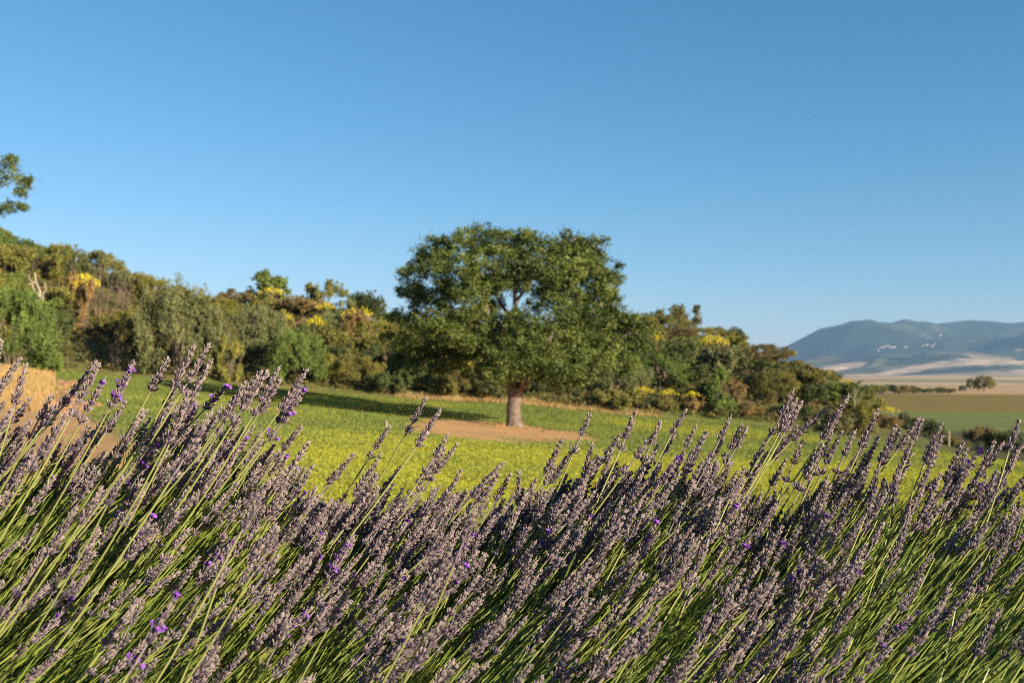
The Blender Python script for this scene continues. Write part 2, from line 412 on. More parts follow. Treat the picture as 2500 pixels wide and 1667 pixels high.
def build_oak():
    rs = np.random.default_rng(21)
    base = at(1255, 1046, 41.0); root = bpy.data.objects.new('oak_tree', None); C.objects.link(root)
    root.location = (base[0], base[1], height(base[0], base[1]) - .05)
    B = np.array(root.location)
    tag(root, 'spreading lone oak with a thick pale trunk standing on bare soil in the meadow', 'tree')
    def L(px, py, dy=0.0): return at(px, py, 41 + dy) - B
    # trunk with root flare
    n = 14; t = np.linspace(0, 1, n); top = L(1258, 948)
    tb = Bag(); cpts = np.stack([np.interp(t, [0, .5, 1], [0.02, L(1253, 1000)[0], top[0]]), np.zeros(n), np.interp(t, [0, 1], [-.15, top[2]])], 1)
    rad = .27 + .17 * np.exp(-t * 7) + .05 * sm(.7, 1, t)
    v, q, tr = tube(cpts, rad, 14); a = np.arctan2(v[:, 1] - np.interp(v[:, 2], cpts[:, 2], cpts[:, 1]), v[:, 0])
    fl = 1 + (.13 * np.sin(a * 5 + 1) + .06 * np.sin(a * 9)) * np.exp(-np.clip(v[:, 2], 0, 9) * 1.1); v[:, 0] *= fl; v[:, 1] *= fl
    tb.add(v, q, tr); link('trunk', tb.build('oak_trunk', [M_bark]), root)
    limbs = [([(1256, 962, 0), (1235, 900, -.3), (1215, 820, -.6), (1180, 720, -.8), (1150, 640, -.6)], (.20, .05)),
             ([(1262, 962, 0), (1300, 915, -.4), (1335, 870, -.9), (1400, 800, -1.2), (1470, 740, -.9)], (.16, .04)),
             ([(1258, 955, 0), (1262, 880, .4), (1262, 800, .6), (1255, 700, .5), (1262, 610, .2)], (.20, .05)),
             ([(1258, 955, 0), (1230, 890, .8), (1160, 830, 1.6), (1080, 790, 2.2), (1010, 760, 2.0)], (.16, .04)),
             ([(1262, 958, 0), (1310, 880, .9), (1360, 800, 1.8), (1420, 710, 2.0), (1440, 640, 1.6)], (.15, .04)),
             ([(1256, 958, 0), (1215, 880, -1.0), (1150, 840, -1.8), (1080, 800, -2.2)], (.13, .04)),
             ([(1262, 955, 0), (1300, 870, -1.6), (1330, 810, -2.4), (1350, 760, -2.4)], (.12, .04)),
             ([(1218, 812, -.6), (1250, 760, -.4), (1285, 700, -.3), (1330, 630, .0)], (.10, .03)),
             ([(1262, 800, .6), (1225, 740, 1.2), (1170, 680, 1.6), (1120, 620, 1.4)], (.10, .03)),
             ([(1330, 878, -.9), (1420, 860, -1.0), (1500, 830, -.5), (1560, 815, 0)], (.09, .03))]
    for k_, (pp, rd) in enumerate(limbs):
        lb = Bag(); lb.add(*limbpath([L(*p) for p in pp], rd, 10, k_)); link('limb', lb.build('oak_limb', [M_bark]), root)
    cl = [(1075, 612, 42, 0), (1125, 585, 44, -.5), (1178, 570, 40, .5), (1200, 600, 45, -.9), (1255, 590, 46, .2), (1305, 602, 44, -1), (1350, 605, 44, .4), (1405, 598, 42, 1), (1440, 600, 36, .2),
          (1030, 655, 44, .2), (1085, 660, 52, -1.6), (1155, 648, 54, -2.1), (1230, 650, 52, -1.6), (1310, 655, 50, -2), (1390, 655, 52, -1.2), (1455, 655, 44, 0), (1490, 680, 36, 1), (1475, 700, 40, -.6),
          (1000, 700, 34, -.5), (1028, 725, 44, 1), (1080, 730, 46, -1.2), (1150, 715, 52, -2.6), (1195, 700, 40, -1.6), (1375, 735, 54, -1.6), (1435, 730, 50, 0), (1320, 705, 36, 1.8), (1488, 735, 36, .6),
          (1005, 775, 46, 0), (1060, 785, 54, -2.2), (1125, 795, 46, .5), (1340, 790, 54, -2.2), (1410, 800, 52, -1), (1465, 800, 44, 1), (1500, 770, 40, .4), (1535, 785, 40, 0),
          (985, 832, 44, 1), (1040, 850, 50, 2), (1105, 855, 50, 2), (1290, 800, 46, -2.7), (1265, 845, 50, -3.1), (1330, 860, 54, -3), (1400, 865, 54, -2), (1460, 855, 52, -1), (1525, 840, 46, 0), (1562, 822, 36, 0),
          (1010, 885, 42, 2), (1065, 890, 46, 2.5), (1120, 880, 40, 1.6), (1235, 890, 48, -3), (1290, 893, 44, -2.6), (1345, 895, 44, -2.2), (1410, 895, 44, -1.4), (1475, 885, 40, -1), (1236, 920, 24, -1.2), (1205, 905, 30, -1.6), (1185, 868, 42, -1.2),
          (1330, 925, 26, 1.2), (1400, 925, 30, 1.2), (1540, 890, 34, .5)]
    cs = []; rr_ = []
    for (px, py, r, dy) in cl:
        cs.append(L(px, py, dy)); k = r / F * 41 * .93; rr_.append((k, k * 1.1, k * .82))
    cl2 = [(1100, 815, -2.7), (1145, 842, -2.5), (1070, 800, -2.8), (1395, 815, -1.8), (1480, 832, -1.2), (1440, 770, -1.6), (1110, 812, -1.6), (1165, 760, -1.8), (1185, 795, -2.2), (1228, 785, -1.6), (1205, 838, -2.2), (1215, 690, -1.2), (1140, 838, .8), (1300, 745, -1.0), (1395, 770, -1.6), (1265, 665, -.6), (1085, 830, .4)]
    for (px, py, dy) in cl2: cs.append(L(px, py, dy)); k = rs.uniform(.45, .62); rr_.append((k, k, k * .8))
    for q_ in range(len(cl)):                                    # smaller sprays that break up the outline
        px, py, r, dy = cl[q_]
        for _ in range(3):
            a = rs.uniform(0, 6.28); e = rs.uniform(.8, 1.18) * r; cs.append(L(px + math.cos(a) * e, float(np.clip(py + math.sin(a) * e * .9, 550 + abs(px - 1200) * .10, 940)), dy + rs.normal() * .5)); k = r / F * 41 * rs.uniform(.22, .42); rr_.append((k * 1.2, k, k * .8))
    for _ in range(46):                                           # far side of the crown
        px, py = rs.uniform(1030, 1500), rs.uniform(610, 860)
        if (px - 1262) ** 2 / 40 ** 2 + (py - 745) ** 2 / 36 ** 2 < 1: continue
        cs.append(L(px, py, rs.uniform(1.8, 4.2))); k = rs.uniform(.55, .8); rr_.append((k, k, k * .75))
    v, q, ti = leafcloud(cs, rr_, np.maximum(8, (62 * (np.array(rr_)[:, 0] / .75) ** 2)).astype(int).clip(8, 70), 26, .100, .18, rs, .5)
    link('crown', mesh('oak_crown', v, q, [M_oak], False, {'tint': ('FLOAT', ti)}), root)
build_oak()

# shrubs ---------------------------------------------------------------------
def shrub_mesh(seed, form):
    rs = np.random.default_rng(seed)
    if form == 'round':
        n = 15; th = rs.uniform(0, 2 * math.pi, n); r = np.sqrt(rs.random(n)) * .62; z = .28 + .55 * rs.random(n) * (1 - .5 * r)
        cs = np.stack([np.cos(th) * r, np.sin(th) * r, z], 1); rd = np.stack([rs.uniform(.22, .34, n)] * 2 + [rs.uniform(.18, .28, n)], 1)
    elif form == 'tall':
        n = 15; th = rs.uniform(0, 2 * math.pi, n); z = np.linspace(.06, .90, n); r = .75 * (1.1 - z) * np.sqrt(rs.random(n)) + .05
        cs = np.stack([np.cos(th) * r, np.sin(th) * r, z], 1); k = .40 * (1.2 - z); rd = np.stack([k, k, k * .8], 1)
    elif form == 'dome':
        n = 30; u_ = np.arange(n) + .5; ph = np.arccos(1 - 1.45 * u_ / n); th = 2.39996 * u_ + rs.normal(size=n) * .2
        cs = np.stack([np.sin(ph) * np.cos(th) * .74, np.sin(ph) * np.sin(th) * .74, .44 + .42 * np.cos(ph)], 1); rd = np.stack([rs.uniform(.2, .3, n)] * 2 + [rs.uniform(.13, .19, n)], 1)
    elif form == 'ragged':
        n = 18; th = rs.uniform(0, 2 * math.pi, n); z = np.concatenate([rs.uniform(.08, .45, 8), rs.uniform(.35, .93, 10)]); r = rs.uniform(.1, .78, n)
        cs = np.stack([np.cos(th) * r, np.sin(th) * r, z], 1); rd = np.stack([rs.uniform(.12, .25, n)] * 2 + [rs.uniform(.10, .2, n)], 1)
    else:  # low mound
        n = 12; th = rs.uniform(0, 2 * math.pi, n); r = np.sqrt(rs.random(n)) * .8; z = .2 + .35 * rs.random(n) * (1 - .6 * r)
        cs = np.stack([np.cos(th) * r, np.sin(th) * r, z], 1); rd = np.stack([rs.uniform(.2, .32, n)] * 2 + [rs.uniform(.16, .24, n)], 1)
    m_ = 46; ci_ = rs.integers(0, n, m_); d_ = rs.normal(size=(m_, 3)); d_ /= np.linalg.norm(d_, axis=1)[:, None]; d_[:, 2] = abs(d_[:, 2]) * .8 - .15
    c2 = cs[ci_] + d_ * rd[ci_] * rs.uniform(.7, 1.15, m_)[:, None]; c2[:, 2] = np.maximum(c2[:, 2], .08); r2 = np.stack([rs.uniform(.08, .15, m_)] * 2 + [rs.uniform(.07, .13, m_)], 1)
    ca = np.vstack([cs, c2]); ra = np.vstack([rd * .85, r2])
    fine = form == 'dome'
    v, q, t = leafcloud(ca, ra, np.concatenate([np.full(n, 34 if fine else 20), np.full(m_, 12 if fine else 9)]), 22 if fine else 13, .027 if fine else .050, .042 if fine else .060, rs, .4)
    # small shoots that break the outline
    m = 60; d = rs.normal(size=(m, 3)); d[:, 2] = abs(d[:, 2]) + .3; d /= np.linalg.norm(d, axis=1)[:, None]
    ci = rs.integers(0, n, m); p0 = cs[ci] + d * rd[ci] * .9
    v2, q2, t2 = leafcloud(p0 + d * .02, np.full((m, 3), .03), 3, 6, .027 if fine else .045, .035, rs, .2)
    return mesh('foliage_' + form, np.vstack([v, v2]), np.vstack([q, q2 + len(v)]), [M_shrub], False, {'tint': ('FLOAT', np.concatenate([t, t2]))}), cs, rd

FORMS = {}
for form, seeds in (('round', (1, 2, 3, 4)), ('dome', (41, 42, 43)), ('tall', (11, 12)), ('ragged', (21, 22, 23)), ('mound', (31, 32, 33))):
    FORMS[form] = [shrub_mesh(s_, form)[0] for s_ in seeds]
rs_ = np.random.default_rng(5)
STEMS = [twigs(7, .75, .35, .022, rs_, sub=3).build('shrub_stems', [M_twig]) for _ in range(3)]
BARE = [twigs(13, 1.0, 1.0, .013, rs_, sub=9).build('bare_twigs', [M_twig]) for _ in range(3)]
BROOMTOP = []
for s_ in (1, 2, 3):
    rq = np.random.default_rng(s_ + 70); n = 46; th = rq.uniform(0, 2 * math.pi, n); r = np.sqrt(rq.random(n)) * .72
    cs = np.stack([np.cos(th) * r, np.sin(th) * r, .60 + .38 * (1 - .7 * r) * (.75 + .3 * rq.random(n))], 1)
    v, q, t = leafcloud(cs, np.full((n, 3), .05), 4, 7, .036, .045, rq, .3)
    BROOMTOP.append(mesh('broom_flowers', v, q, [M_broom], False, {'tint': ('FLOAT', t)}))
COL = {'olive': (.180, .175, .040), 'bright green': (.135, .185, .038), 'dark green': (.075, .102, .028), 'grey-green': (.155, .172, .066), 'yellow-green': (.225, .222, .042),
       'brown': (.205, .165, .066), 'tan': (.36, .26, .15), 'rusty': (.26, .175, .066), 'grey': (.20, .165, .115)}

plants = []     # every hillside plant, for labels
def shrub(px_or_x, Y, wid, hgt, colour, form='round', name='shrub', flowers=False, label=None, cat='bush', group=None, X=None, sink=.12, bare=False, tier=None, z=None):
    x = (px_or_x - CX) / F * Y if X is None else X
    if flowers and 66 < Y < 90: hgt *= 1.35; wid *= 1.12
    root = bpy.data.objects.new(name, None); C.objects.link(root)
    root.location = (x, Y, (height(np.array([x]), np.array([Y]))[0] if z is None else z) - sink * hgt)
    rz = rs_.uniform(0, 6.28)
    def part(nm, me, sc=1.0, col=None):
        o = link(nm, me, root); o.scale = (wid / 2 * sc, wid / 2 * sc, hgt); o.rotation_euler = (0, 0, rz)
        if col is not None:
            j = rs_.uniform(.82, 1.2); o.color = (col[0] * j * rs_.uniform(.94, 1.08), col[1] * j, col[2] * j, 1)
        return o
    if bare:
        part('twigs', random.choice(BARE))
        if colour: part('foliage', random.choice(FORMS['ragged']), .8, COL[colour])
    else:
        part('foliage', random.choice(FORMS[form]), 1.0, COL[colour])
        part('stems', random.choice(STEMS))
    if flowers: part('flowers', random.choice(BROOMTOP))['kind'] = 'stuff'
    o = tag(root, label, cat, group)
    plants.append(dict(o=root, px=CX + x / Y * F, Y=Y, w=wid, h=hgt, colour=colour, form=form, flowers=flowers, bare=bare, tier=tier, label=label, name=name))
    return root

# singled-out plants, read from the photograph: column, depth, width, height
shrub(30, 54, 5.4, 5.4, 'bright green', 'dome', 'round_shrub', label='big bright green bush rising behind the straw-coloured bank')
shrub(110, 55, 2.6, 2.4, 'bright green', 'mound', label='low bright green bush at the foot of the big green bush by the straw bank')
shrub(440, 60.5, 6.0, 6.9, 'grey-green', 'dome', 'round_shrub', label='large domed grey-green oak bush standing tallest at the meadow edge')
shrub(515, 61.5, 3.4, 4.6, 'grey-green', 'dome', label='grey-green bush leaning against the large domed oak bush')
shrub(560, 60.4, 2.6, 3.0, 'yellow-green', 'ragged', 'dry_shrub', bare=True, label='yellowing twiggy bush with an upright pale stem beside the tree shadow')
shrub(725, 61, 4.2, 4.0, 'bright green', 'dome', label='leafy green bush with deep shade at its foot above the tree shadow')
shrub(205, 67, 2.6, 3.0, 'rusty', 'ragged', 'broom_bush', True, 'brown-stemmed broom bush with a bright yellow crown below the bare grey shrub', sink=.0)
shrub(248, 70, 3.4, 3.8, None, name='bare_shrub', bare=True, label='leafless grey-brown twiggy shrub above the yellow crowned broom')
shrub(300, 72, 2.6, 2.9, None, name='bare_shrub', bare=True, label='smaller leafless twiggy shrub between the domed oak bush and the bare grey shrub')
shrub(288, 60.5, 2.4, 2.6, None, name='bare_shrub', bare=True, label='pale leafless shrub in the dark hollow beside the domed oak bush')
shrub(660, 79, 6.2, 3.9, 'bright green', 'tall', 'small_tree', label='pointed green tree standing up on the hill crest', sink=.22)
shrub(790, 79, 4.4, 3.0, 'olive', 'ragged', 'small_tree', label='dark wind-bent scraggly tree on the hill crest beside the yellow broom')
shrub(900, 77, 3.8, 4.0, 'dark green', 'round', label='dark rounded bush on the skyline closest to the uphill side of the oak')
shrub(665, 77, 2.6, 1.7, 'olive', 'mound', 'broom_bush', True, 'wide yellow-flowering broom right under the pointed crest tree')
shrub(620, 73, 2.8, 1.7, 'tan', 'mound', 'dry_shrub', label='faded pinkish tan bush just below the pointed crest tree')
shrub(748, 73, 2.2, 1.5, 'tan', 'mound', 'dry_shrub', label='tan dried bush between two yellow brooms below the scraggly tree')
shrub(795, 75, 1.8, 1.6, 'olive', 'mound', 'broom_bush', True, 'yellow broom directly under the wind-bent scraggly tree')
shrub(870, 72, 2.8, 2.4, 'rusty', 'round', 'broom_bush', True, 'large yellow broom on the slope below the dark skyline bush')
shrub(772, 68, 1.8, 2.0, 'yellow-green', 'ragged', 'broom_bush', True, 'small yellow broom halfway down the slope uphill of the oak')
shrub(690, 70, 1.6, 1.6, 'yellow-green', 'ragged', 'broom_bush', True, 'small yellow broom below the faded pinkish tan bush')
shrub(880, 68, 3.4, 2.8, 'brown', 'mound', 'dry_shrub', label='large brown dried bush touching the uphill edge of the oak crown')
shrub(1150, 62, 2.2, 2.2, 'yellow-green', 'ragged', 'broom_bush', True, 'pale yellow broom seen under the oak crown beside the trunk')
shrub(1660, 80, 4.4, 3.4, 'grey-green', 'ragged', 'small_tree', label='loose grey-green tree on the skyline nearest the downhill side of the oak')
shrub(1590, 80, 3.0, 2.6, 'dark green', 'round', label='dark bush on the skyline tucked between the oak crown and the loose grey-green tree')
shrub(1795, 78, 2.4, 2.6, 'dark green', 'round', label='small dark bush alone on the falling skyline before the far mountain')
shrub(1740, 70, 2.8, 2.4, 'rusty', 'round', 'broom_bush', True, 'broad yellow broom high on the slope downhill of the oak')
shrub(1600, 68, 2.0, 2.4, 'olive', 'ragged', 'broom_bush', True, 'thin yellow broom beside the downhill edge of the oak crown')
shrub(1572, 61, 1.7, 1.5, 'dark green', 'mound', 'broom_bush', True, 'first bright yellow broom from the oak along the meadow edge')
shrub(1632, 61, 1.8, 1.5, 'olive', 'mound', 'broom_bush', True, 'second bright yellow broom from the oak along the meadow edge')
shrub(1690, 61.2, 1.7, 1.4, 'rusty', 'mound', 'broom_bush', True, 'third bright yellow broom from the oak, next to the rusty tan bush')
shrub(1790, 62, 2.4, 2.5, 'rusty', 'round', 'dry_shrub', label='rusty tan bush on the meadow edge past the row of yellow brooms')
shrub(1830, 61, 2.0, 1.5, 'rusty', 'mound', 'broom_bush', False, 'low ochre bush at the foot of the rusty tan bush')
shrub(1715, 66, 2.6, 2.0, 'grey-green', 'mound', label='pale grey-green cushion bush in the middle of the downhill slope')
shrub(2065, 76, 1.6, 1.1, 'yellow-green', 'mound', 'broom_bush', True, 'yellow broom at the lowest tip of the hillside before the tan plain')
shrub(2160, 64, 2.6, 1.7, 'rusty', 'mound', 'broom_bush', True, 'flat-topped yellow broom at the far corner of the meadow')
# bottom hedge beyond the meadow's low corner
for k_, (px, Y, wd, hg, cl_, fm, lb) in enumerate([
        (2095, 65, 2.6, 1.7, 'olive', 'round', 'olive bush ending the scrub beside the flat-topped broom'),
        (2215, 67, 2.8, 2.0, 'dark green', 'mound', 'dark low bush between the flat-topped broom and the wooden post'),
        (2275, 68, 2.4, 1.9, 'dark green', 'round', 'dark bush standing directly behind the short wooden post'),
        (2330, 69, 2.4, 1.8, 'olive', 'mound', 'olive bush past the short wooden post in the low hedge'),
        (2385, 70, 2.6, 2.3, 'brown', 'round', 'tall brown dried bush rising out of the low dark hedge'),
        (2440, 69, 2.8, 2.0, 'dark green', 'round', 'dark green bush next to the tall brown bush in the low hedge'),
        (2500, 69, 3.0, 2.0, 'dark green', 'mound', 'last dark green bush of the low hedge at the picture edge'),
        (2570, 70, 3.2, 2.0, 'olive', 'round', 'olive bush continuing the low hedge beyond the dark green ones')]):
    shrub(px, Y, wd, hg, cl_, fm, label=lb, group='low hedge beyond the meadow')
# skyline pieces at the high end
shrub(20, 74, 5.0, 3.2, 'olive', 'round', label='broad olive bush on the highest stretch of skyline under the overhanging tree')
shrub(85, 76, 2.8, 3.0, 'dark green', 'tall', 'small_tree', label='slim dark tree poking above the highest skyline', sink=.25)
shrub(130, 75, 3.4, 2.8, 'yellow-green', 'ragged', label='yellow-green loose bush on the skyline beside the slim dark tree')
shrub(240, 77, 3.6, 3.2, 'grey-green', 'ragged', 'small_tree', label='dark leaning little tree on the skyline above the bare grey shrub', sink=.25)
shrub(180, 76, 2.8, 3.0, 'dark green', 'ragged', label='dark ragged bush on the skyline between the slim tree and the leaning little tree')
shrub(350, 76, 2.6, 2.6, 'olive', 'round', label='olive bush on the skyline just uphill of the domed oak bush')

# the dense scrub: tiers up the slope ------------------------------------------------
taken = [(p['px'], p['Y'], p['w']) for p in plants]
rt = np.random.default_rng(99)
tiers = [(61.4, 2.5, 2.2), (63.8, 2.9, 2.6), (66.6, 3.0, 2.7), (69.6, 3.0, 2.6), (72.8, 3.0, 2.5), (76.0, 2.9, 2.4), (79.3, 2.9, 2.3)]
tnames = ['along the meadow edge', 'just above the meadow', 'low on the slope', 'below mid slope', 'above mid slope', 'high on the slope', 'on the crest']
scrub = []
for ti_, (Y0, w0, h0) in enumerate(tiers):
    x = -.60 * Y0
    while True:
        wd = w0 * rt.uniform(.75, 1.4); x += wd * .43
        px = CX + x / Y0 * F
        if px > 2140 - ti_ * 9: break
        Yj = Y0 + rt.uniform(-1.1, 1.1)
        clash = any(abs(px - a) < .30 * (w + wd) / 2 * F / Y0 and abs(Yj - b) < 2.2 for a, b, w in taken)
        hid = 1060 < px < 1480 and ti_ >= 3
        if not clash and not (hid and rt.random() < .6) and not (130 < px < 330 and ti_ == 0) and not (px < 130 and ti_ == 0):
            u = rt.random()
            lowc = ['olive', 'dark green', 'bright green', 'yellow-green', 'olive', 'dark green', 'grey-green']; hic = ['olive', 'yellow-green', 'brown', 'grey-green', 'yellow-green', 'olive', 'bright green']
            colour = (lowc if ti_ < 3 or px > 1500 and rt.random() < .6 else hic)[int(u * (7 if ti_ < 3 else 7))]
            form = ['round', 'mound', 'dome', 'ragged', 'tall'][int(rt.random() * 4.2)]
            hg = h0 * rt.uniform(.75, 1.3) * (1.1 if form == 'tall' else 1)
            if ti_ in (3, 4, 5): hg *= .80
            if ti_ == 6: hg *= .85
            if px > 1780: hg *= .82
            r = shrub(0, Yj, wd * 1.3, hg, colour, form, {'olive': 'shrub', 'tan': 'dry_shrub', 'brown': 'dry_shrub', 'rusty': 'dry_shrub'}.get(colour, 'shrub'), X=x, tier=ti_, group='shrubs of the hillside scrub', flowers=False)
            scrub.append(plants[-1])
        x += wd * .43
# labels for them: colour, tier, and place in the tier counted from a landmark
landmarks = [(440, 'the domed oak bush'), (660, 'the pointed crest tree'), (1255, 'the lone oak'), (1790, 'the rusty tan bush'), (2160, 'the flat-topped broom'), (30, 'the big bank-side bush')]
ordn = ['next', 'second', 'third', 'fourth', 'fifth', 'sixth', 'seventh', 'eighth', 'ninth', 'tenth', 'eleventh', 'twelfth']
for ti_ in range(len(tiers)):
    row = sorted([p for p in scrub if p['tier'] == ti_], key=lambda p: p['px'])
    for p in row:
        lm = min(landmarks, key=lambda l: abs(l[0] - p['px'])); side = 'uphill' if p['px'] < lm[0] else 'downhill'
        same = [q_ for q_ in row if min(landmarks, key=lambda l: abs(l[0] - q_['px'])) is lm and ((q_['px'] < lm[0]) == (side == 'uphill'))]
        same.sort(key=lambda q_: abs(q_['px'] - lm[0])); k_ = same.index(p)
        p['o']['label'] = f"{p['colour']} bush {tnames[ti_]}, {ordn[min(k_, 11)]} {side} of {lm[1]}"

# low growth covering the ground of the hillside
def undergrowth():
    rs = np.random.default_rng(3); n = 5200
    X = rs.uniform(-50, 24, n); Y = rs.uniform(60.2, 84, n); px = CX + X / Y * F; kp = px < 2140 - (Y - 60) * 6; X, Y = X[kp], Y[kp]
    z = height(X, Y)
    cs = np.stack([X, Y, z + .25], 1); v, q, t = leafcloud(cs, np.tile([.5, .5, .32], (len(cs), 1)), 4, 7, .16, .2, rs, .3)
    m = leafmat('undergrowth_leaf', (.070, .072, .020), (.215, .175, .055), .25, .7)
    tag(link('undergrowth', mesh('undergrowth', v, q, [m], False, {'tint': ('FLOAT', t)})), kind='stuff')
undergrowth()

# overhanging tree whose trunk stands beyond the edge of the view ------------------------
def side_tree():
    rs = np.random.default_rng(8); Y = 52.0
    b0 = np.array([(-210 - CX) / F * Y, Y, 0.]); b0[2] = height(b0[:1], np.array([Y]))[0] - .1
    root = bpy.data.objects.new('oak_tree', None); C.objects.link(root); root.location = b0
    tag(root, 'tall tree reaching into view with one leafy bough above the skyline', 'tree')
    L = lambda px, py, dy=0.: at(px, py, Y + dy) - b0
    tb = Bag(); tb.add(*limbpath([(0, 0, -.2), L(-205, 700), L(-190, 560), L(-200, 400)], (.36, .14), 10, 1, .03, 10)); link('trunk', tb.build('side_trunk', [M_bark]), root)
    for k_, pp in enumerate([[(-195, 600), (-120, 530), (-40, 480), (35, 440)], [(-192, 560), (-110, 460), (-30, 420), (20, 400)], [(-195, 640), (-100, 560), (-20, 510), (30, 505)], [(-200, 560), (-290, 470), (-360, 420), (-400, 400)]]):
        lb = Bag(); lb.add(*limbpath([L(*p) for p in pp], (.12, .025), 9, k_ + 4, .05)); link('limb', lb.build('side_limb', [M_bark]), root)
    cl = [(20, 400, 26), (38, 425, 30), (60, 450, 24), (10, 435, 28), (30, 505, 26), (5, 512, 22), (48, 470, 20), (-30, 400, 40), (-60, 460, 45), (-40, 505, 40), (-100, 380, 60), (-140, 450, 60), (-200, 340, 70), (-260, 420, 70), (-330, 400, 60), (-160, 320, 50), (-230, 300, 50), (28, 388, 16), (72, 440, 14), (55, 505, 14)]
    cs = []; rd = []
    for px, py, r in cl:
        for dy in ((-.4, .5) if px > -40 else (-1.5, 1.2)):
            cs.append(L(px, py, dy)); k = r / F * Y * .9; rd.append((k, k * 1.2, k * .8))
    v, q, t = leafcloud(cs, rd, 13, 15, .11, .18, rs, .4)
    link('crown', mesh('side_crown', v, q, [M_oak], False, {'tint': ('FLOAT', t)}), root)
side_tree()

# dead pale branch on the upper slope; bare sapling; posts ---------------------------------
def dead_branch():
    Y = 66.; b0 = at(103, 760, Y); b0[2] = height(b0[:1], np.array([Y]))[0]; root = bpy.data.objects.new('dead_tree', None); C.objects.link(root); root.location = b0
    tag(root, 'bleached dead branch standing in the scrub above the big green bush', 'dead tree')
    L = lambda px, py: at(px, py, Y) - b0
    for nm, pp, rd in (('trunk', [(105, 790), (103, 740), (92, 705), (85, 665)], (.07, .03)), ('branch', [(98, 725), (80, 700), (70, 672)], (.05, .02)), ('branch', [(101, 740), (112, 700), (110, 690)], (.04, .02)), ('branch', [(85, 690), (75, 690), (66, 696)], (.05, .02))):
        p = [L(*q_) for q_ in pp]
        if nm == 'trunk': p[0] = np.array([p[0][0], 0, -.2])
        lb = Bag(); lb.add(*limbpath(p, rd, 7, 3, .03, 6)); link(nm, lb.build('dead_' + nm, [M_pale]), root)
dead_branch()

def sapling():
    Y = 63.; b0 = at(2087, 1065, Y); b0[2] = height(b0[:1], np.array([Y]))[0]; root = bpy.data.objects.new('bare_sapling', None); C.objects.link(root); root.location = b0
    tag(root, 'thin leafless sapling with a pale upright stem at the scrub corner', 'sapling')
    b = Bag(); b.add(*limbpath([(0, 0, -.1), (.03, 0, 1), (-.02, 0, 2.3)], (.035, .012), 7, 2, .02, 5)); link('trunk', b.build('sapling_trunk', [M_pale]), root)
    for a_, z_ in ((.5, 1.2), (-.4, 1.5), (.35, 1.8)):
        b = Bag(); b.add(*limbpath([(0, 0, z_), (a_ * .5, .1, z_ + .3), (a_, .1, z_ + .6)], (.014, .006), 5, 4, .01, 4)); link('branch', b.build('sapling_branch', [M_pale]), root)
sapling()

def post(px, py, Y, h, r, name, label, cat):
    b0 = at(px, py, Y); b0[2] = height(b0[:1], np.array([Y]))[0]; b = Bag()
    v, q, t = tube([(0, 0, -.2), (0.01, 0, h * .5), (.015, 0, h * .96), (.015, 0, h)], [r, r * .96, r * .93, r * .7], 9)
    b.add(v, q, t); tag(link(name, b.build(name, [M_post]), None, b0), label, cat)
post(2316, 1098, 66, 1.0, .075, 'wooden_post', 'short weathered wooden fence post in front of the low dark hedge', 'post')
post(942, 1085, 30, .34, .04, 'wooden_stake', 'small pale stake standing in the yellow meadow before the tree shadow', 'stake')

# hedgerow and trees on the plain
hr = np.random.default_rng(17)
xs = np.linspace(2090, 2320, 15)
hcol = ['olive', 'brown', 'dark green', 'dark green', 'olive', 'dark green', 'brown']
for k_, px in enumerate(xs):
    Y = 262 + k_ * 1.2; hgt_ = (3.0 if k_ != 5 else 4.2) * hr.uniform(.75, 1.15) * (1 if k_ < 10 else .7)
    shrub(px, Y, 4.2 * hr.uniform(.9, 1.3), hgt_, hcol[k_ % 7], 'round', 'hedge_bush',
          label='%s hedgerow bush on the tan plain, %s from the scrub end' % (('tallest ' if k_ == 5 else '') + hcol[k_ % 7], ['first', 'second', 'third', 'fourth', 'fifth', 'sixth', 'seventh', 'eighth', 'ninth', 'tenth', 'eleventh', 'twelfth', 'thirteenth', 'fourteenth', 'fifteenth'][k_]), group='hedgerow bushes on the plain')
def plain_tree(px, Y, wid, hgt, colour, label):
    o = shrub(px, Y, wid, hgt, colour, 'dome', 'round_tree', label=label, cat='tree', sink=.03)
plain_tree(2402, 300, 7.4, 5.4, 'olive', 'round dark tree standing alone on the tan plain')
plain_tree(2370, 330, 3.4, 4.6, 'grey-green', 'slim bluish tree beside the round dark tree on the tan plain')
plain_tree(2350, 300, 2.6, 2.2, 'dark green', 'small dark bush at the foot of the slim bluish tree on the tan plain')

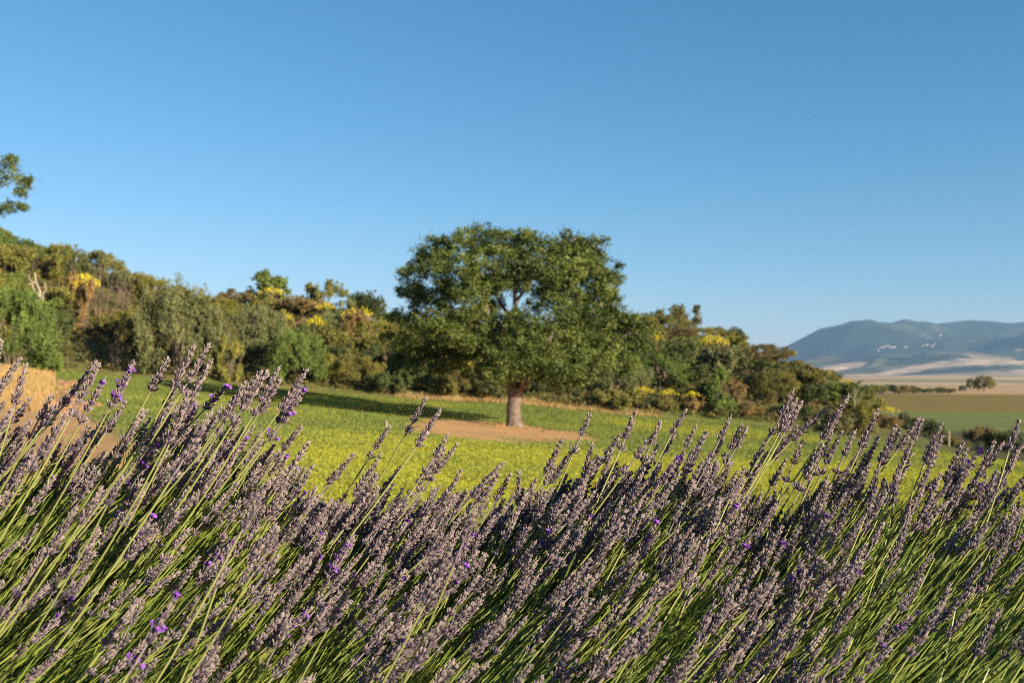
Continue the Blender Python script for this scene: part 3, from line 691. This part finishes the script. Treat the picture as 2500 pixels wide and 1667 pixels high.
# hill village: small gabled houses far off
def house_mesh(seed):
    rs = np.random.default_rng(seed); W, D, Hh, Rf = rs.uniform(9, 14), rs.uniform(8, 10), rs.uniform(6, 11), rs.uniform(2, 3)
    b = [(-W / 2, -D / 2, -4), (W / 2, -D / 2, -4), (W / 2, D / 2, -4), (-W / 2, D / 2, -4), (-W / 2, -D / 2, Hh), (W / 2, -D / 2, Hh), (W / 2, D / 2, Hh), (-W / 2, D / 2, Hh), (-W / 2, 0, Hh + Rf * .92), (W / 2, 0, Hh + Rf * .92)]
    walls = mesh('house_wall', b, [np.array([(0, 1, 5, 4), (2, 3, 7, 6), (0, 3, 2, 1)]), np.array([(1, 2, 6, 9, 5), (3, 0, 4, 8, 7)])], [M_wall], False)
    e = .5; r = [(-W / 2 - e, -D / 2 - e, Hh - .1), (W / 2 + e, -D / 2 - e, Hh - .1), (W / 2 + e, 0, Hh + Rf), (-W / 2 - e, 0, Hh + Rf), (W / 2 + e, D / 2 + e, Hh - .1), (-W / 2 - e, D / 2 + e, Hh - .1)]
    r2 = [(x, y, z + .35) for x, y, z in r]
    roof = mesh('house_roof', r + r2, [np.array([(6, 7, 8, 9), (9, 8, 10, 11), (1, 0, 3, 2), (2, 3, 5, 4), (0, 1, 7, 6), (4, 5, 11, 10), (1, 2, 8, 7), (2, 4, 10, 8), (3, 0, 6, 9), (5, 3, 9, 11)])], [M_roof], False)
    return walls, roof
M_wall = plainmat('limewash_wall', (.36, .31, .27), (.48, .42, .37), .3)
M_roof = plainmat('clay_roof', (.34, .19, .12), (.46, .29, .20), .5)
HM = [house_mesh(s_) for s_ in range(4)]
hs = np.random.default_rng(44)
hp = [(2146, 856), (2152, 853), (2156, 850), (2161, 851), (2163, 847), (2168, 849), (2172, 851), (2176, 850), (2180, 852), (2185, 851), (2143, 858), (2210, 851), (2214, 849), (2252, 847), (2262, 846), (2268, 845), (2276, 845), (2281, 844), (2296, 821)]
for k_, (px, py) in enumerate(hp):
    p = msurf(px, py)
    if p is None: continue
    root = bpy.data.objects.new('village_house', None); C.objects.link(root); root.location = p; root.rotation_euler = (0, 0, hs.uniform(-.7, .7))
    wl, rf = HM[k_ % 4]; root.scale = (.72, .72, .66); link('wall', wl, root); link('roof', rf, root)
    if px == 2296: tag(root, 'single white house high on the mountain above the hill village', 'house')
    elif px > 2240: tag(root, 'pale house in the smaller cluster on the blue mountain side', 'house', 'smaller cluster of village houses on the mountain')
    elif px > 2200: tag(root, 'pale house between the two village clusters on the mountain', 'house', 'houses between the village clusters')
    else: tag(root, 'pale house in the main hill village on the blue mountain side', 'house', 'main cluster of village houses on the mountain')

# ------------------------------------------------------------------ meadow grass, flowers, straw
def blades(X, Y, h, wd, tint, rs, lean=.35):
    n = len(X); z = height(X, Y) - .01; a = rs.uniform(0, 2 * math.pi, n); p = np.stack([X, Y, z], 1)
    side = np.stack([np.cos(a), np.sin(a), np.zeros(n)], 1) * wd[:, None] / 2
    tip = p + np.stack([rs.normal(size=n) * lean * h, rs.normal(size=n) * lean * h, h], 1)
    v = np.stack([p - side, p + side, tip], 1).reshape(-1, 3); return v, np.arange(3 * n).reshape(-1, 3), np.repeat(tint, 3)
def meadow():
    rs = np.random.default_rng(12)
    n = 370000; Y = 4 + 57 * np.sqrt(rs.random(n)) ; X = rs.uniform(-.66, .74, n) * Y + rs.normal(size=n) * .8
    s1, s2, s3 = soilmask(X, Y); bank = (X + .455 * Y < -.3) & (Y > 28) & (Y < 58); keep = (rs.random(n) > np.clip(np.maximum(np.maximum(s1, s2), s3) * 1.05, 0, .985)) & ~bank & (Y < 61); X, Y = X[keep], Y[keep]; n = len(X)
    h = (.05 + .07 * rs.random(n)) * (1 + .35 * wav(X, Y, 1.3)); v, f, t = blades(X, Y, h, rs.uniform(.012, .03, n) * (1 + Y / 40), np.clip(.26 + .14 * wav(X, Y, 2.1) + .5 * yellowmask(X, Y) + .13 * rs.normal(size=n), 0, 1), rs)
    tag(link('meadow_grass', mesh('meadow_grass', v, f, [M_grass], False, {'tint': ('FLOAT', t)})), kind='stuff')
    n = 620000; Y = 8 + 50 * rs.random(n) ** .8; X = rs.uniform(-.5, .72, n) * Y + rs.normal(size=n) * .8; s1, s2, s3 = soilmask(X, Y); k = (rs.random(n) < yellowmask(X, Y)) & (np.maximum(np.maximum(s1, s2), s3) < .3); X, Y = X[k], Y[k]; n = len(X)
    p = np.stack([X, Y, height(X, Y) + rs.uniform(.06, .20, n)], 1); u = rs.normal(size=(n, 3)); u[:, 2] *= .5; u /= np.linalg.norm(u, axis=1)[:, None]; wv = np.cross(u, rs.normal(size=(n, 3))); wv /= np.linalg.norm(wv, axis=1)[:, None]
    s = rs.uniform(.005, .010, n)[:, None] * (1 + Y[:, None] / 50); v = np.stack([p - u * s, p + wv * s, p + u * s, p - wv * s], 1).reshape(-1, 3)
    tag(link('yellow_wildflowers', mesh('yellow_wildflowers', v, np.arange(4 * n).reshape(-1, 4), [M_yel], False, {'tint': ('FLOAT', np.repeat(rs.random(n), 4))})), kind='stuff')
    # straw: bank by the track and the fringe under the scrub
    n = 42000; Y = rs.uniform(28, 58, n); X = -.455 * Y - .2 - rs.random(n) * 9; X2 = rs.uniform(-7, 9, 9000); Y2 = 59.9 + rs.normal(size=9000) * .35
    X, Y = np.concatenate([X, X2]), np.concatenate([Y, Y2]); n = len(X); h = np.concatenate([.08 + .24 * rs.random(n - 9000), .1 + .25 * rs.random(9000)])
    v, f, t = blades(X, Y, h, rs.uniform(.02, .05, n), np.clip(.5 + .3 * wav(X, Y, .7) + .2 * rs.normal(size=n), 0, 1), rs, .3)
    tag(link('dry_grass', mesh('dry_grass', v, f, [M_straw], False, {'tint': ('FLOAT', t)})), kind='stuff')
    # clods where the bank breaks down to the track
    b = Bag()
    for _ in range(300):
        if rs.random() < .75: y = rs.uniform(28, 50); x = -.455 * y + .3 + rs.normal() * .35 
        else: x = .1 + rs.normal() * 1.1; y = 40.4 + rs.normal() * .9
        s = rs.uniform(.05, .2) if x < -5 else rs.uniform(.02, .09); c0 = np.array([x, y, float(height(np.array([x]), np.array([y]))[0])])
        pts = rs.normal(size=(8, 3)) ; pts = np.array([(-1, -1, -1), (1, -1, -1), (1, 1, -1), (-1, 1, -1), (-1, -1, 1), (1, -1, 1), (1, 1, 1), (-1, 1, 1.)]) * .6 + pts * .22
        b.add(c0 + pts * s, np.array([(0, 3, 2, 1), (4, 5, 6, 7), (0, 1, 5, 4), (1, 2, 6, 5), (2, 3, 7, 6), (3, 0, 4, 7)]))
    tag(link('soil_clods', b.build('soil_clods', [plainmat('clod_soil', (.17, .10, .05), (.32, .19, .10), 4, .95)], False)), kind='stuff')
meadow()

# ------------------------------------------------------------------ lavender
lr = np.random.default_rng(2024)
def calyx_proto(sides=5):
    prof = [(0, .32), (.28, .82), (.72, 1.0), (1.0, .62)]; a = np.arange(sides) * 2 * math.pi / sides
    v = np.array([(r * math.cos(t), r * math.sin(t), z) for z, r in prof for t in a] + [(0, 0, 1.03)]); n = len(prof)
    i = np.arange(n - 1)[:, None] * sides; j = np.arange(sides)[None]; k = (j + 1) % sides
    return v, np.stack([i + j, i + k, i + sides + k, i + sides + j], -1).reshape(-1, 4), np.stack([(n - 1) * sides + j[0], (n - 1) * sides + k[0], np.full(sides, len(v) - 1)], -1)
CV, CQ, CT = calyx_proto()

def frame_z(d):
    d = d / np.linalg.norm(d); h = np.array([1., 0, 0]) if abs(d[0]) < .8 else np.array([0, 1., 0]); x = np.cross(h, d); x /= np.linalg.norm(x); return np.stack([x, np.cross(d, x), d], 1)

def spike_mesh(seed, length, detached, blooms, thin=1.0, young=False):
    """one flower head growing up +Z from the stalk's end: whorls of calyces, some open corollas"""
    rs = np.random.default_rng(seed); b = Bag(); pet = Bag()
    zs = []; z = .004
    if detached:
        for _ in range(detached): zs.append((z, .85)); z += rs.uniform(.013, .024)
    n = max(5, int((length - z) / .0070)); gap = (length - z) / (n + .0)
    for k in range(n): zs.append((z + gap * (k ** .93) * (n ** .07) * .98, 1.0))
    top = zs[-1][0]
    bend = rs.normal(size=2) * .05
    ax = lambda z_: np.array([bend[0] * z_ * z_ * 9, bend[1] * z_ * z_ * 9, z_])
    b.add(*tube([ax(t) for t in np.linspace(0, top + .004, 7)], np.linspace(.0012, .0006, 7), 5), c=.55)
    nb = set(rs.choice(len(zs), size=min(blooms, len(zs)), replace=False)) if blooms else set()
    for wi, (z_, f) in enumerate(zs):
        u = z_ / max(top, 1e-6); m = int(round((10 - 4.5 * u ** 2) * f)); L_ = (.0069 - .0024 * u ** 1.5) * (.9 + .2 * rs.random()); rad = L_ * .142 * thin; off = rs.uniform(0, 6.28)
        m2 = int(round(m * .55))
        for c_ in range(m + m2):
            inner = c_ >= m; r0 = (.0012 if inner else rs.uniform(.0023, .0036)) * (1 - .6 * u ** 1.5)
            a = off + (c_ * 2 * math.pi / m if not inner else c_ * 2.4) + rs.normal() * .16; tilt = R(rs.uniform(8, 20) if inner else rs.uniform(14, 36)) * (1 - .45 * u) + (R(8) if f < 1 else 0)
            if rs.random() < .06: tilt += R(18)
            d = np.array([math.cos(a) * math.sin(tilt), math.sin(a) * math.sin(tilt), math.cos(tilt)])
            p = ax(z_ + rs.normal() * .0010 + (.0016 if inner else r0 * .35)) + np.array([math.cos(a), math.sin(a), 0]) * r0
            s = L_ * rs.uniform(.82, 1.15); v = (CV * np.array([rad, rad, s])) @ frame_z(d).T + p
            tone = (.04 + .22 * rs.random() if rs.random() < .55 else .36 + .34 * rs.random()) + (.30 * u if u > .82 or young else .06 * u)
            if rs.random() < .12: tone += .3
            b.add(v, CQ, CT, np.clip(tone + .20 * (1 - CV[:, 2]), 0, 1))
            if wi in nb and rs.random() < .42:      # open corolla: two-lipped, five lobes
                q0 = p + d * s; fr = frame_z(d + rs.normal(size=3) * .2)
                pet.add(*tube([q0 - d * .001, q0 + d * .0028], [.0007, .0013], 5, False)[:2], c=.3)
                for lb in range(5):
                    t = lb * 2 * math.pi / 5; e = np.array([math.cos(t), math.sin(t), .35]); w_ = np.array([-math.sin(t), math.cos(t), 0])
                    c0 = q0 + d * .0026; r = .0031 if lb in (0, 1) else .0023
                    pts = np.array([c0, c0 + fr @ (e * r * .6 + w_ * r * .42), c0 + fr @ (e * r * 1.1), c0 + fr @ (e * r * .6 - w_ * r * .42)])
                    pet.add(pts, np.array([(0, 1, 2, 3)]), c=.3 + .7 * rs.random())
        # papery bract under the whorl
        for sgn in (0, math.pi):
            a = off + sgn; p = ax(z_) + np.array([math.cos(a), math.sin(a), 0]) * .001; e = np.array([math.cos(a), math.sin(a), .6]) * .0045; w_ = np.array([-math.sin(a), math.cos(a), 0]) * .0021
            b.add(np.array([p, p + e * .5 + w_, p + e, p + e * .5 - w_]), np.array([(0, 1, 2, 3)]), c=.75)
    nv = b.n; q = np.vstack(b.q); t = np.vstack(b.t); v = np.vstack(b.v); c = np.concatenate(b.c)
    fm = [np.zeros(len(q), int)]; qq = [q]
    if pet.v:
        qq.append(np.vstack(pet.q) + nv); v = np.vstack([v] + [np.vstack(pet.v)]); c = np.concatenate([c] + [np.concatenate(pet.c)]); fm.append(np.ones(len(qq[1]), int))
    fm.append(np.zeros(len(t), int))
    return mesh('flower_spike', v, [np.vstack(qq), t], [M_calyx, M_petal], True, {'tint': ('FLOAT', c)}, np.concatenate(fm)), top + .005

SPIKES = []
for s_ in range(20):
    ln = [.050, .058, .064, .070, .076, .054, .062, .068, .046, .072][s_ % 10]; det = [0, 1, 0, 1, 2, 0, 1, 0, 0, 1][s_ % 10]
    SPIKES.append(spike_mesh(100 + s_, ln, det, 0 if s_ < 14 else [2, 3, 1, 4, 2, 3][s_ - 14], thin=lr.uniform(.92, 1.12), young=(s_ % 7 == 3)))

STALKS = []
for s_ in range(14):
    L_ = [.42, .46, .50, .44, .52, .48, .40][s_ % 7]; th = R([10, 16, 22, 28, 13, 19, 25][s_ % 7]); n = 12; ss = np.linspace(0, L_, n)
    ang = th * (ss / L_) ** 1.1; d = np.stack([np.sin(ang), np.zeros(n), np.cos(ang)], 1); pts = np.zeros((n, 3)); ds = ss[1]
    for k_ in range(1, n): pts[k_] = pts[k_ - 1] - (d[k_] + d[k_ - 1]) / 2 * ds
    pts[:, 1] += .006 * np.sin(ss * 9 + s_) * (ss / L_)
    b = Bag(); v, q, t = tube(pts, np.linspace(.00105, .00165, n), 5); b.add(v, q, None, np.clip(.95 - .55 * np.repeat(ss / L_, 5).tolist() + [0.4] if False else np.concatenate([.95 - .6 * np.repeat(ss / L_, 5), [.35]]), 0, 1))
    STALKS.append(b.build('flower_stalk', [M_stem]))

# how high the tops of the row stand: the top line of the mass, column by column
FX = np.array([-600, -200, 0, 150, 300, 450, 600, 700, 760, 850, 1000, 1100, 1200, 1300, 1400, 1500, 1600, 1700, 1800, 1860, 1950, 2020, 2100, 2200, 2300, 2400, 2500, 2800, 3300])
FS = np.array([1000, 985, 965, 1015, 1000, 965, 1000, 1060, 1150, 1190, 1185, 1185, 1210, 1180, 1120, 1105, 1085, 1090, 1110, 1170, 1190, 1140, 1105, 1095, 1130, 1130, 1110, 1110, 1100.])
YB, YF = 1.40, .92
def ztop(X, Y):
    px = CX + X / np.clip(Y, YF * .8, 9) * F; S0 = np.interp(px, FX, FS)
    g = np.clip((YB - Y) / (YB - YF), 0, 1.6) ** 1.15
    py = S0 + (1700 - S0) * g
    z = ZC + (HZ - py) / F * np.minimum(Y, YB)
    return z - np.clip(Y - YB, 0, 2) * .55

plant_lab = [
    ('lavender plant with soft pale spikes standing before the dirt track and straw bank', -.45),
    ('lavender plant with the longest crowded spikes, below the domed grey-green oak bush', -.26),
    ('lavender plant sunk in the dip where the yellow meadow shows lowest', -.08),
    ('lavender plant with arching stems directly below the trunk of the lone oak', .10),
    ('lavender plant with even upright spikes below the row of yellow brooms', .28),
    ('lavender plant with the tall dark spike cluster and a yellow gap between its stems', .46),
    ('lavender plant dotted with open violet flowers below the far blue mountain', 9.)]
bx = [-.86, -.66, -.48, -.30, -.12, .06, .26]
LP = []
for k_, (lb, xb) in enumerate(plant_lab):
    r = bpy.data.objects.new('lavender_plant', None); C.objects.link(r); r.location = (bx[k_] + .0, 1.22, 0)
    tag(r, lb, 'lavender plant', 'lavender plants of the front row'); LP.append(dict(o=r, xb=xb, n=0, extra=[]))
NST = 0
def put_stalk(tip, D, scale, pl, spike=None, tw=None):
    """a stalk with its flower head; tip is the very top of the head"""
    global NST
    me, ln = SPIKES[spike if spike is not None else int(lr.integers(14, 20) if lr.random() < .06 else lr.integers(0, 14))]
    D = Vector(D).normalized(); Xw = Vector((1, lr.normal() * .25 if tw is None else tw, 0)); Xa = (Xw - D * Xw.dot(D)).normalized(); Ya = D.cross(Xa)
    o0 = Vector(tip) - D * ln * scale
    m = Matrix(((Xa.x, Ya.x, D.x, o0.x), (Xa.y, Ya.y, D.y, o0.y), (Xa.z, Ya.z, D.z, o0.z), (0, 0, 0, 1))) @ Matrix.Diagonal((scale, scale, scale, 1))
    P = pl['o']; st = bpy.data.objects.new('flower_stalk', STALKS[int(lr.integers(0, 14))]); C.objects.link(st); st.parent = P
    st.matrix_local = Matrix.Translation(-Vector(P.location)) @ m
    sp = bpy.data.objects.new('flower_spike', me); C.objects.link(sp); sp.parent = st; sp.rotation_euler = (0, 0, lr.uniform(0, 6.28)); pl['n'] += 1; NST += 1

def plant_for(X):
    for p in LP:
        if X < p['xb']: return p
HERO = [(3, 828, 80, 1.25), (55, 878, 50, 1.2), (62, 890, 75, 1.22), (78, 975, 48, 1.3), (125, 965, 58, 1.25), (237, 885, 50, 1.22), (243, 890, 64, 1.2), (255, 925, 60, 1.3), (330, 882, 60, 1.2), (308, 980, 60, 1.35), (413, 873, 60, 1.22),
        (475, 848, 62, 1.2), (512, 842, 60, 1.2), (510, 877, 66, 1.25), (550, 945, 44, 1.3), (637, 905, 55, 1.25), (648, 905, 58, 1.2), (680, 897, 62, 1.25), (685, 928, 56, 1.3), (755, 903, 54, 1.25), (740, 942, 56, 1.3), (742, 958, 54, 1.28), (733, 1040, 53, 1.32), (755, 1080, 57, 1.35), (763, 1135, 60, 1.38),
        (520, 1010, 58, 1.02), (585, 1098, 56, 1.3), (590, 960, 58, 1.2), (668, 1165, 52, 1.3), (775, 1190, 60, 1.35), (160, 1010, 55, 1.1), (350, 1000, 58, 1.3), (440, 930, 58, 1.3), (470, 960, 60, 1.15), (600, 930, 57, 1.32), (30, 1000, 60, 1.1), (180, 940, 55, 1.3),
        (1040, 972, 60, 1.38), (1078, 1000, 56, 1.36), (950, 1040, 57, 1.38), (862, 1108, 50, 1.38), (1095, 1062, 57, 1.36), (1117, 1084, 52, 1.38), (1133, 1150, 54, 1.38), (975, 1142, 54, 1.4), (915, 1152, 59, 1.4), (1120, 1200, 32, 1.38), (930, 1110, 57, 1.37), (1075, 1110, 52, 1.37), (1090, 1095, 56, 1.38),
        (1225, 1125, 50, 1.4), (1220, 1155, 53, 1.4), (1248, 1155, 60, 1.4), (1270, 1150, 86, 1.38), (1308, 1168, 65, 1.38), (1375, 1075, 62, 1.38), (1405, 1082, 58, 1.4), (1440, 1010, 68, 1.38), (1442, 1082, 78, 1.4), (1455, 1110, 64, 1.4), (1468, 1115, 55, 1.4), (1516, 1058, 58, 1.4), (1553, 1005, 66, 1.38), (1588, 1065, 54, 1.38),
        (1615, 1030, 65, 1.38), (1672, 998, 62, 1.4), (1725, 1052, 63, 1.38), (1785, 1018, 62, 1.4), (1810, 1037, 64, 1.4), (1828, 1045, 58, 1.38), (1938, 955, 64, 1.38), (1945, 972, 64, 1.36), (1958, 980, 60, 1.38), (1950, 990, 62, 1.4), (2013, 994, 46, 1.4), (2075, 970, 57, 1.38), (2145, 997, 64, 1.4), (1945, 1035, 58, 1.4), (1962, 1075, 64, 1.4),
        (2033, 1055, 65, 1.4), (2055, 1052, 67, 1.4), (2085, 1052, 67, 1.38), (2190, 1035, 66, 1.38), (2198, 1045, 62, 1.4), (2245, 1022, 54, 1.42), (2250, 1022, 68, 1.38), (2297, 1030, 66, 1.38), (2300, 1062, 64, 1.4), (2350, 1077, 66, 1.4), (2358, 1092, 68, 1.4), (2390, 1105, 48, 1.4), (2428, 1080, 64, 1.4), (2450, 1082, 54, 1.4), (2484, 1025, 70, 1.38), (2500, 1075, 64, 1.4), (2485, 1100, 64, 1.38),
        (1990, 1110, 62, 1.42), (2010, 1085, 62, 1.38), (2110, 1080, 62, 1.42), (1880, 1060, 60, 1.4), (1760, 1075, 62, 1.4), (1650, 1060, 60, 1.42), (1870, 1100, 58, 1.42), (2150, 1070, 60, 1.42), (1920, 1120, 60, 1.42), (2230, 1080, 62, 1.42), (1700, 1040, 62, 1.42)]
HERO += [(250, 1190, 58, .92), (190, 1235, 60, .92), (560, 1335, 72, .92), (300, 1160, 60, .96), (110, 1350, 55, .92), (330, 1480, 55, .9), (1160, 1250, 68, .88), (1105, 1335, 64, .86), (1090, 1505, 57, .9), (1240, 1490, 52, .92), (430, 1460, 60, .84),
         (640, 1200, 64, .92), (1900, 1400, 50, .95), (1550, 1560, 50, .92), (680, 1290, 60, .9), (850, 1440, 62, .94), (2080, 1560, 54, .9), (2300, 1470, 56, .94), (1700, 1600, 52, .92)]
for (px, py, an, Y) in HERO:
    t = at(px, py, Y); a = R(an); put_stalk(t, (math.cos(a), lr.normal() * .10, math.sin(a)), lr.uniform(1.02, 1.20) * (.86 if Y < 1.0 else 1), plant_for(t[0] * 1.25 / Y))
# the body of the row
count = 0; tries = 0
while count < 1800 and tries < 16000:
    tries += 1
    Y = YF - .10 + (YB + .20 - YF + .10) * lr.random() ** .40; X = lr.uniform(-.66, .70) * Y * 1.05
    px = CX + X / Y * F
    if 1840 < px < 2010 and 1.18 < Y < 1.4 and lr.random() < .55: continue
    z = float(ztop(np.array(X), np.array(Y))); z += -abs(lr.normal()) * .028 + (.02 * lr.random() if lr.random() < .3 else 0) 
    g = np.clip((YB - Y) / (YB - YF), 0, 1); an = 61 - 14 * g + lr.normal() * 6 - (4 if px < 1250 else 0)
    if lr.random() < .05: an += np.clip(lr.normal() * 9, -14, 20)
    p = plant_for(X * 1.25 / Y)
    if p['n'] >= 296: continue
    a = R(an); put_stalk((X, Y, z), (math.cos(a), lr.normal() * .16, math.sin(a)), lr.uniform(.86, 1.12), p); count += 1

def blade_mass(zf, X, Y, n_ang, rs, dz0, dz1, l0, l1, wd=.0030):
    """long thin leaves and bare stems, all leaning the way the wind bends the row"""
    n = len(X); L_ = rs.uniform(l0, l1, n); tipz = zf(X, Y) - rs.uniform(dz0, dz1, n)
    an = np.radians(n_ang(X, Y) + rs.normal(size=n) * 7); yb = rs.normal(size=n) * .17; bend = rs.uniform(-.1, .45, n)
    K = 5; s = np.linspace(0, 1, K); verts = np.zeros((n, K, 2, 3)); pos = np.stack([X, Y, tipz], 1)
    roll = rs.uniform(0, math.pi, n)
    for k in range(K):
        a = an - bend * s[k]; d = np.stack([np.cos(a), yb, np.sin(a)], 1); d /= np.linalg.norm(d, axis=1)[:, None]
        s1 = np.stack([-np.sin(a), np.zeros(n), np.cos(a)], 1); s2 = np.cross(d, s1); sd = s1 * np.cos(roll)[:, None] + s2 * np.sin(roll)[:, None]
        w_ = wd * rs.uniform(.9, 1.1) * np.array([.25, .8, 1, 1, .9])[k] / 2
        verts[:, k, 0] = pos - sd * w_; verts[:, k, 1] = pos + sd * w_
        pos = pos - d * (L_ / (K - 1))[:, None]
    v = verts.reshape(-1, 3); b = np.arange(n)[:, None] * K * 2; j = np.arange(K - 1)[None] * 2
    q = np.stack([b + j, b + j + 1, b + j + 3, b + j + 2], -1).reshape(-1, 4)
    tint = np.clip(.45 + .25 * rs.normal(size=n), 0, 1)[:, None] * np.array([1.15, 1.05, .95, .8, .6])[None]
    return v, q, np.repeat(np.clip(tint, 0, 1).reshape(-1), 2)

br = np.random.default_rng(77)
xb_lo = [-1.1, -.45, -.26, -.08, .10, .28, .46]; xb_hi = [-.45, -.26, -.08, .10, .28, .46, 1.1]
ang_f = lambda X, Y: 55 - 12 * np.clip((YB - Y) / (YB - YF), 0, 1.2)
for k_, p in enumerate(LP):
    wdt = min(xb_hi[k_], .92) - max(xb_lo[k_], -.92)
    n = int(12500 * wdt / .3); u = br.uniform(max(xb_lo[k_], -.92), min(xb_hi[k_], .92), n); Y = YF - .16 + (YB + .22 - YF + .16) * br.random(n); X = u * Y / 1.25
    px = CX + X / Y * F; kp = ~((px > 1850) & (px < 1990) & (Y > 1.17) & (br.random(n) < .8)); X, Y = X[kp], Y[kp]
    v, q, t = blade_mass(lambda a, b_: ztop(a, b_), X, Y, ang_f, br, .035, .30, .16, .38)
    o = link('leaves', mesh('lavender_leaves', v - np.array(p['o'].location), q, [M_blade], True, {'tint': ('FLOAT', t)}), p['o']); o['kind'] = 'stuff'
    wb = Bag()
    for _ in range(12):
        e = np.array([br.normal() * .14 + .05, br.normal() * .10, br.uniform(.32, .5)]); wb.add(*tube(np.array([(br.normal() * .02, br.normal() * .02, -.02), e * .5 + br.normal(size=3) * .03, e]), [.010, .007, .004], 6))
    link('woody_base', wb.build('woody_base', [M_wood]), p['o'])

# plants of the next row, seen soft through the dip
back_lab = [('blurred lavender plant of the next row behind the tall crowded spikes', -1.02, 2.75), ('blurred lavender plant of the next row in the dip below the yellow meadow', -.62, 2.85), ('blurred lavender plant of the next row nearest the oak trunk, low and grey', -.26, 2.95)]
for lb, x0, y0 in back_lab:
    r = bpy.data.objects.new('lavender_plant', None); C.objects.link(r); gz = float(height(np.array([x0]), np.array([y0]))[0]); r.location = (x0 - .15, y0, gz)
    tag(r, lb, 'lavender plant', 'lavender plants of the next row'); p = dict(o=r, n=0)
    ztb = lambda X, Y: .70 - .55 * ((X - x0) ** 2 + (Y - y0) ** 2) - .0 * X
    for _ in range(150):
        X = x0 + br.uniform(-.30, .30); Y = y0 + br.uniform(-.32, .32); a = R(60 + br.normal() * 7)
        put_stalk((X, Y, float(ztb(X, Y)) - abs(br.normal()) * .03 + (.05 * br.random() if br.random() < .2 else 0)), (math.cos(a), br.normal() * .15, math.sin(a)), br.uniform(.85, 1.1), p)
    n = 3500; X = x0 + br.uniform(-.36, .34, n); Y = y0 + br.uniform(-.36, .36, n); v, q, t = blade_mass(ztb, X, Y, lambda a, b_: 58 + 0 * a, br, .07, .3, .16, .36)
    o = link('leaves', mesh('lavender_leaves', v - np.array(r.location), q, [M_blade], True, {'tint': ('FLOAT', t)}), r); o['kind'] = 'stuff'
    wb = Bag()
    for _ in range(10):
        e = np.array([br.normal() * .12 + .05, br.normal() * .10, br.uniform(.25, .42)]); wb.add(*tube(np.array([(br.normal() * .02, br.normal() * .02, -.02), e * .5 + br.normal(size=3) * .03, e]), [.010, .007, .004], 6))
    link('woody_base', wb.build('woody_base', [M_wood]), r)
print('stalks', NST, [p['n'] for p in LP], 'scrub', len(scrub))
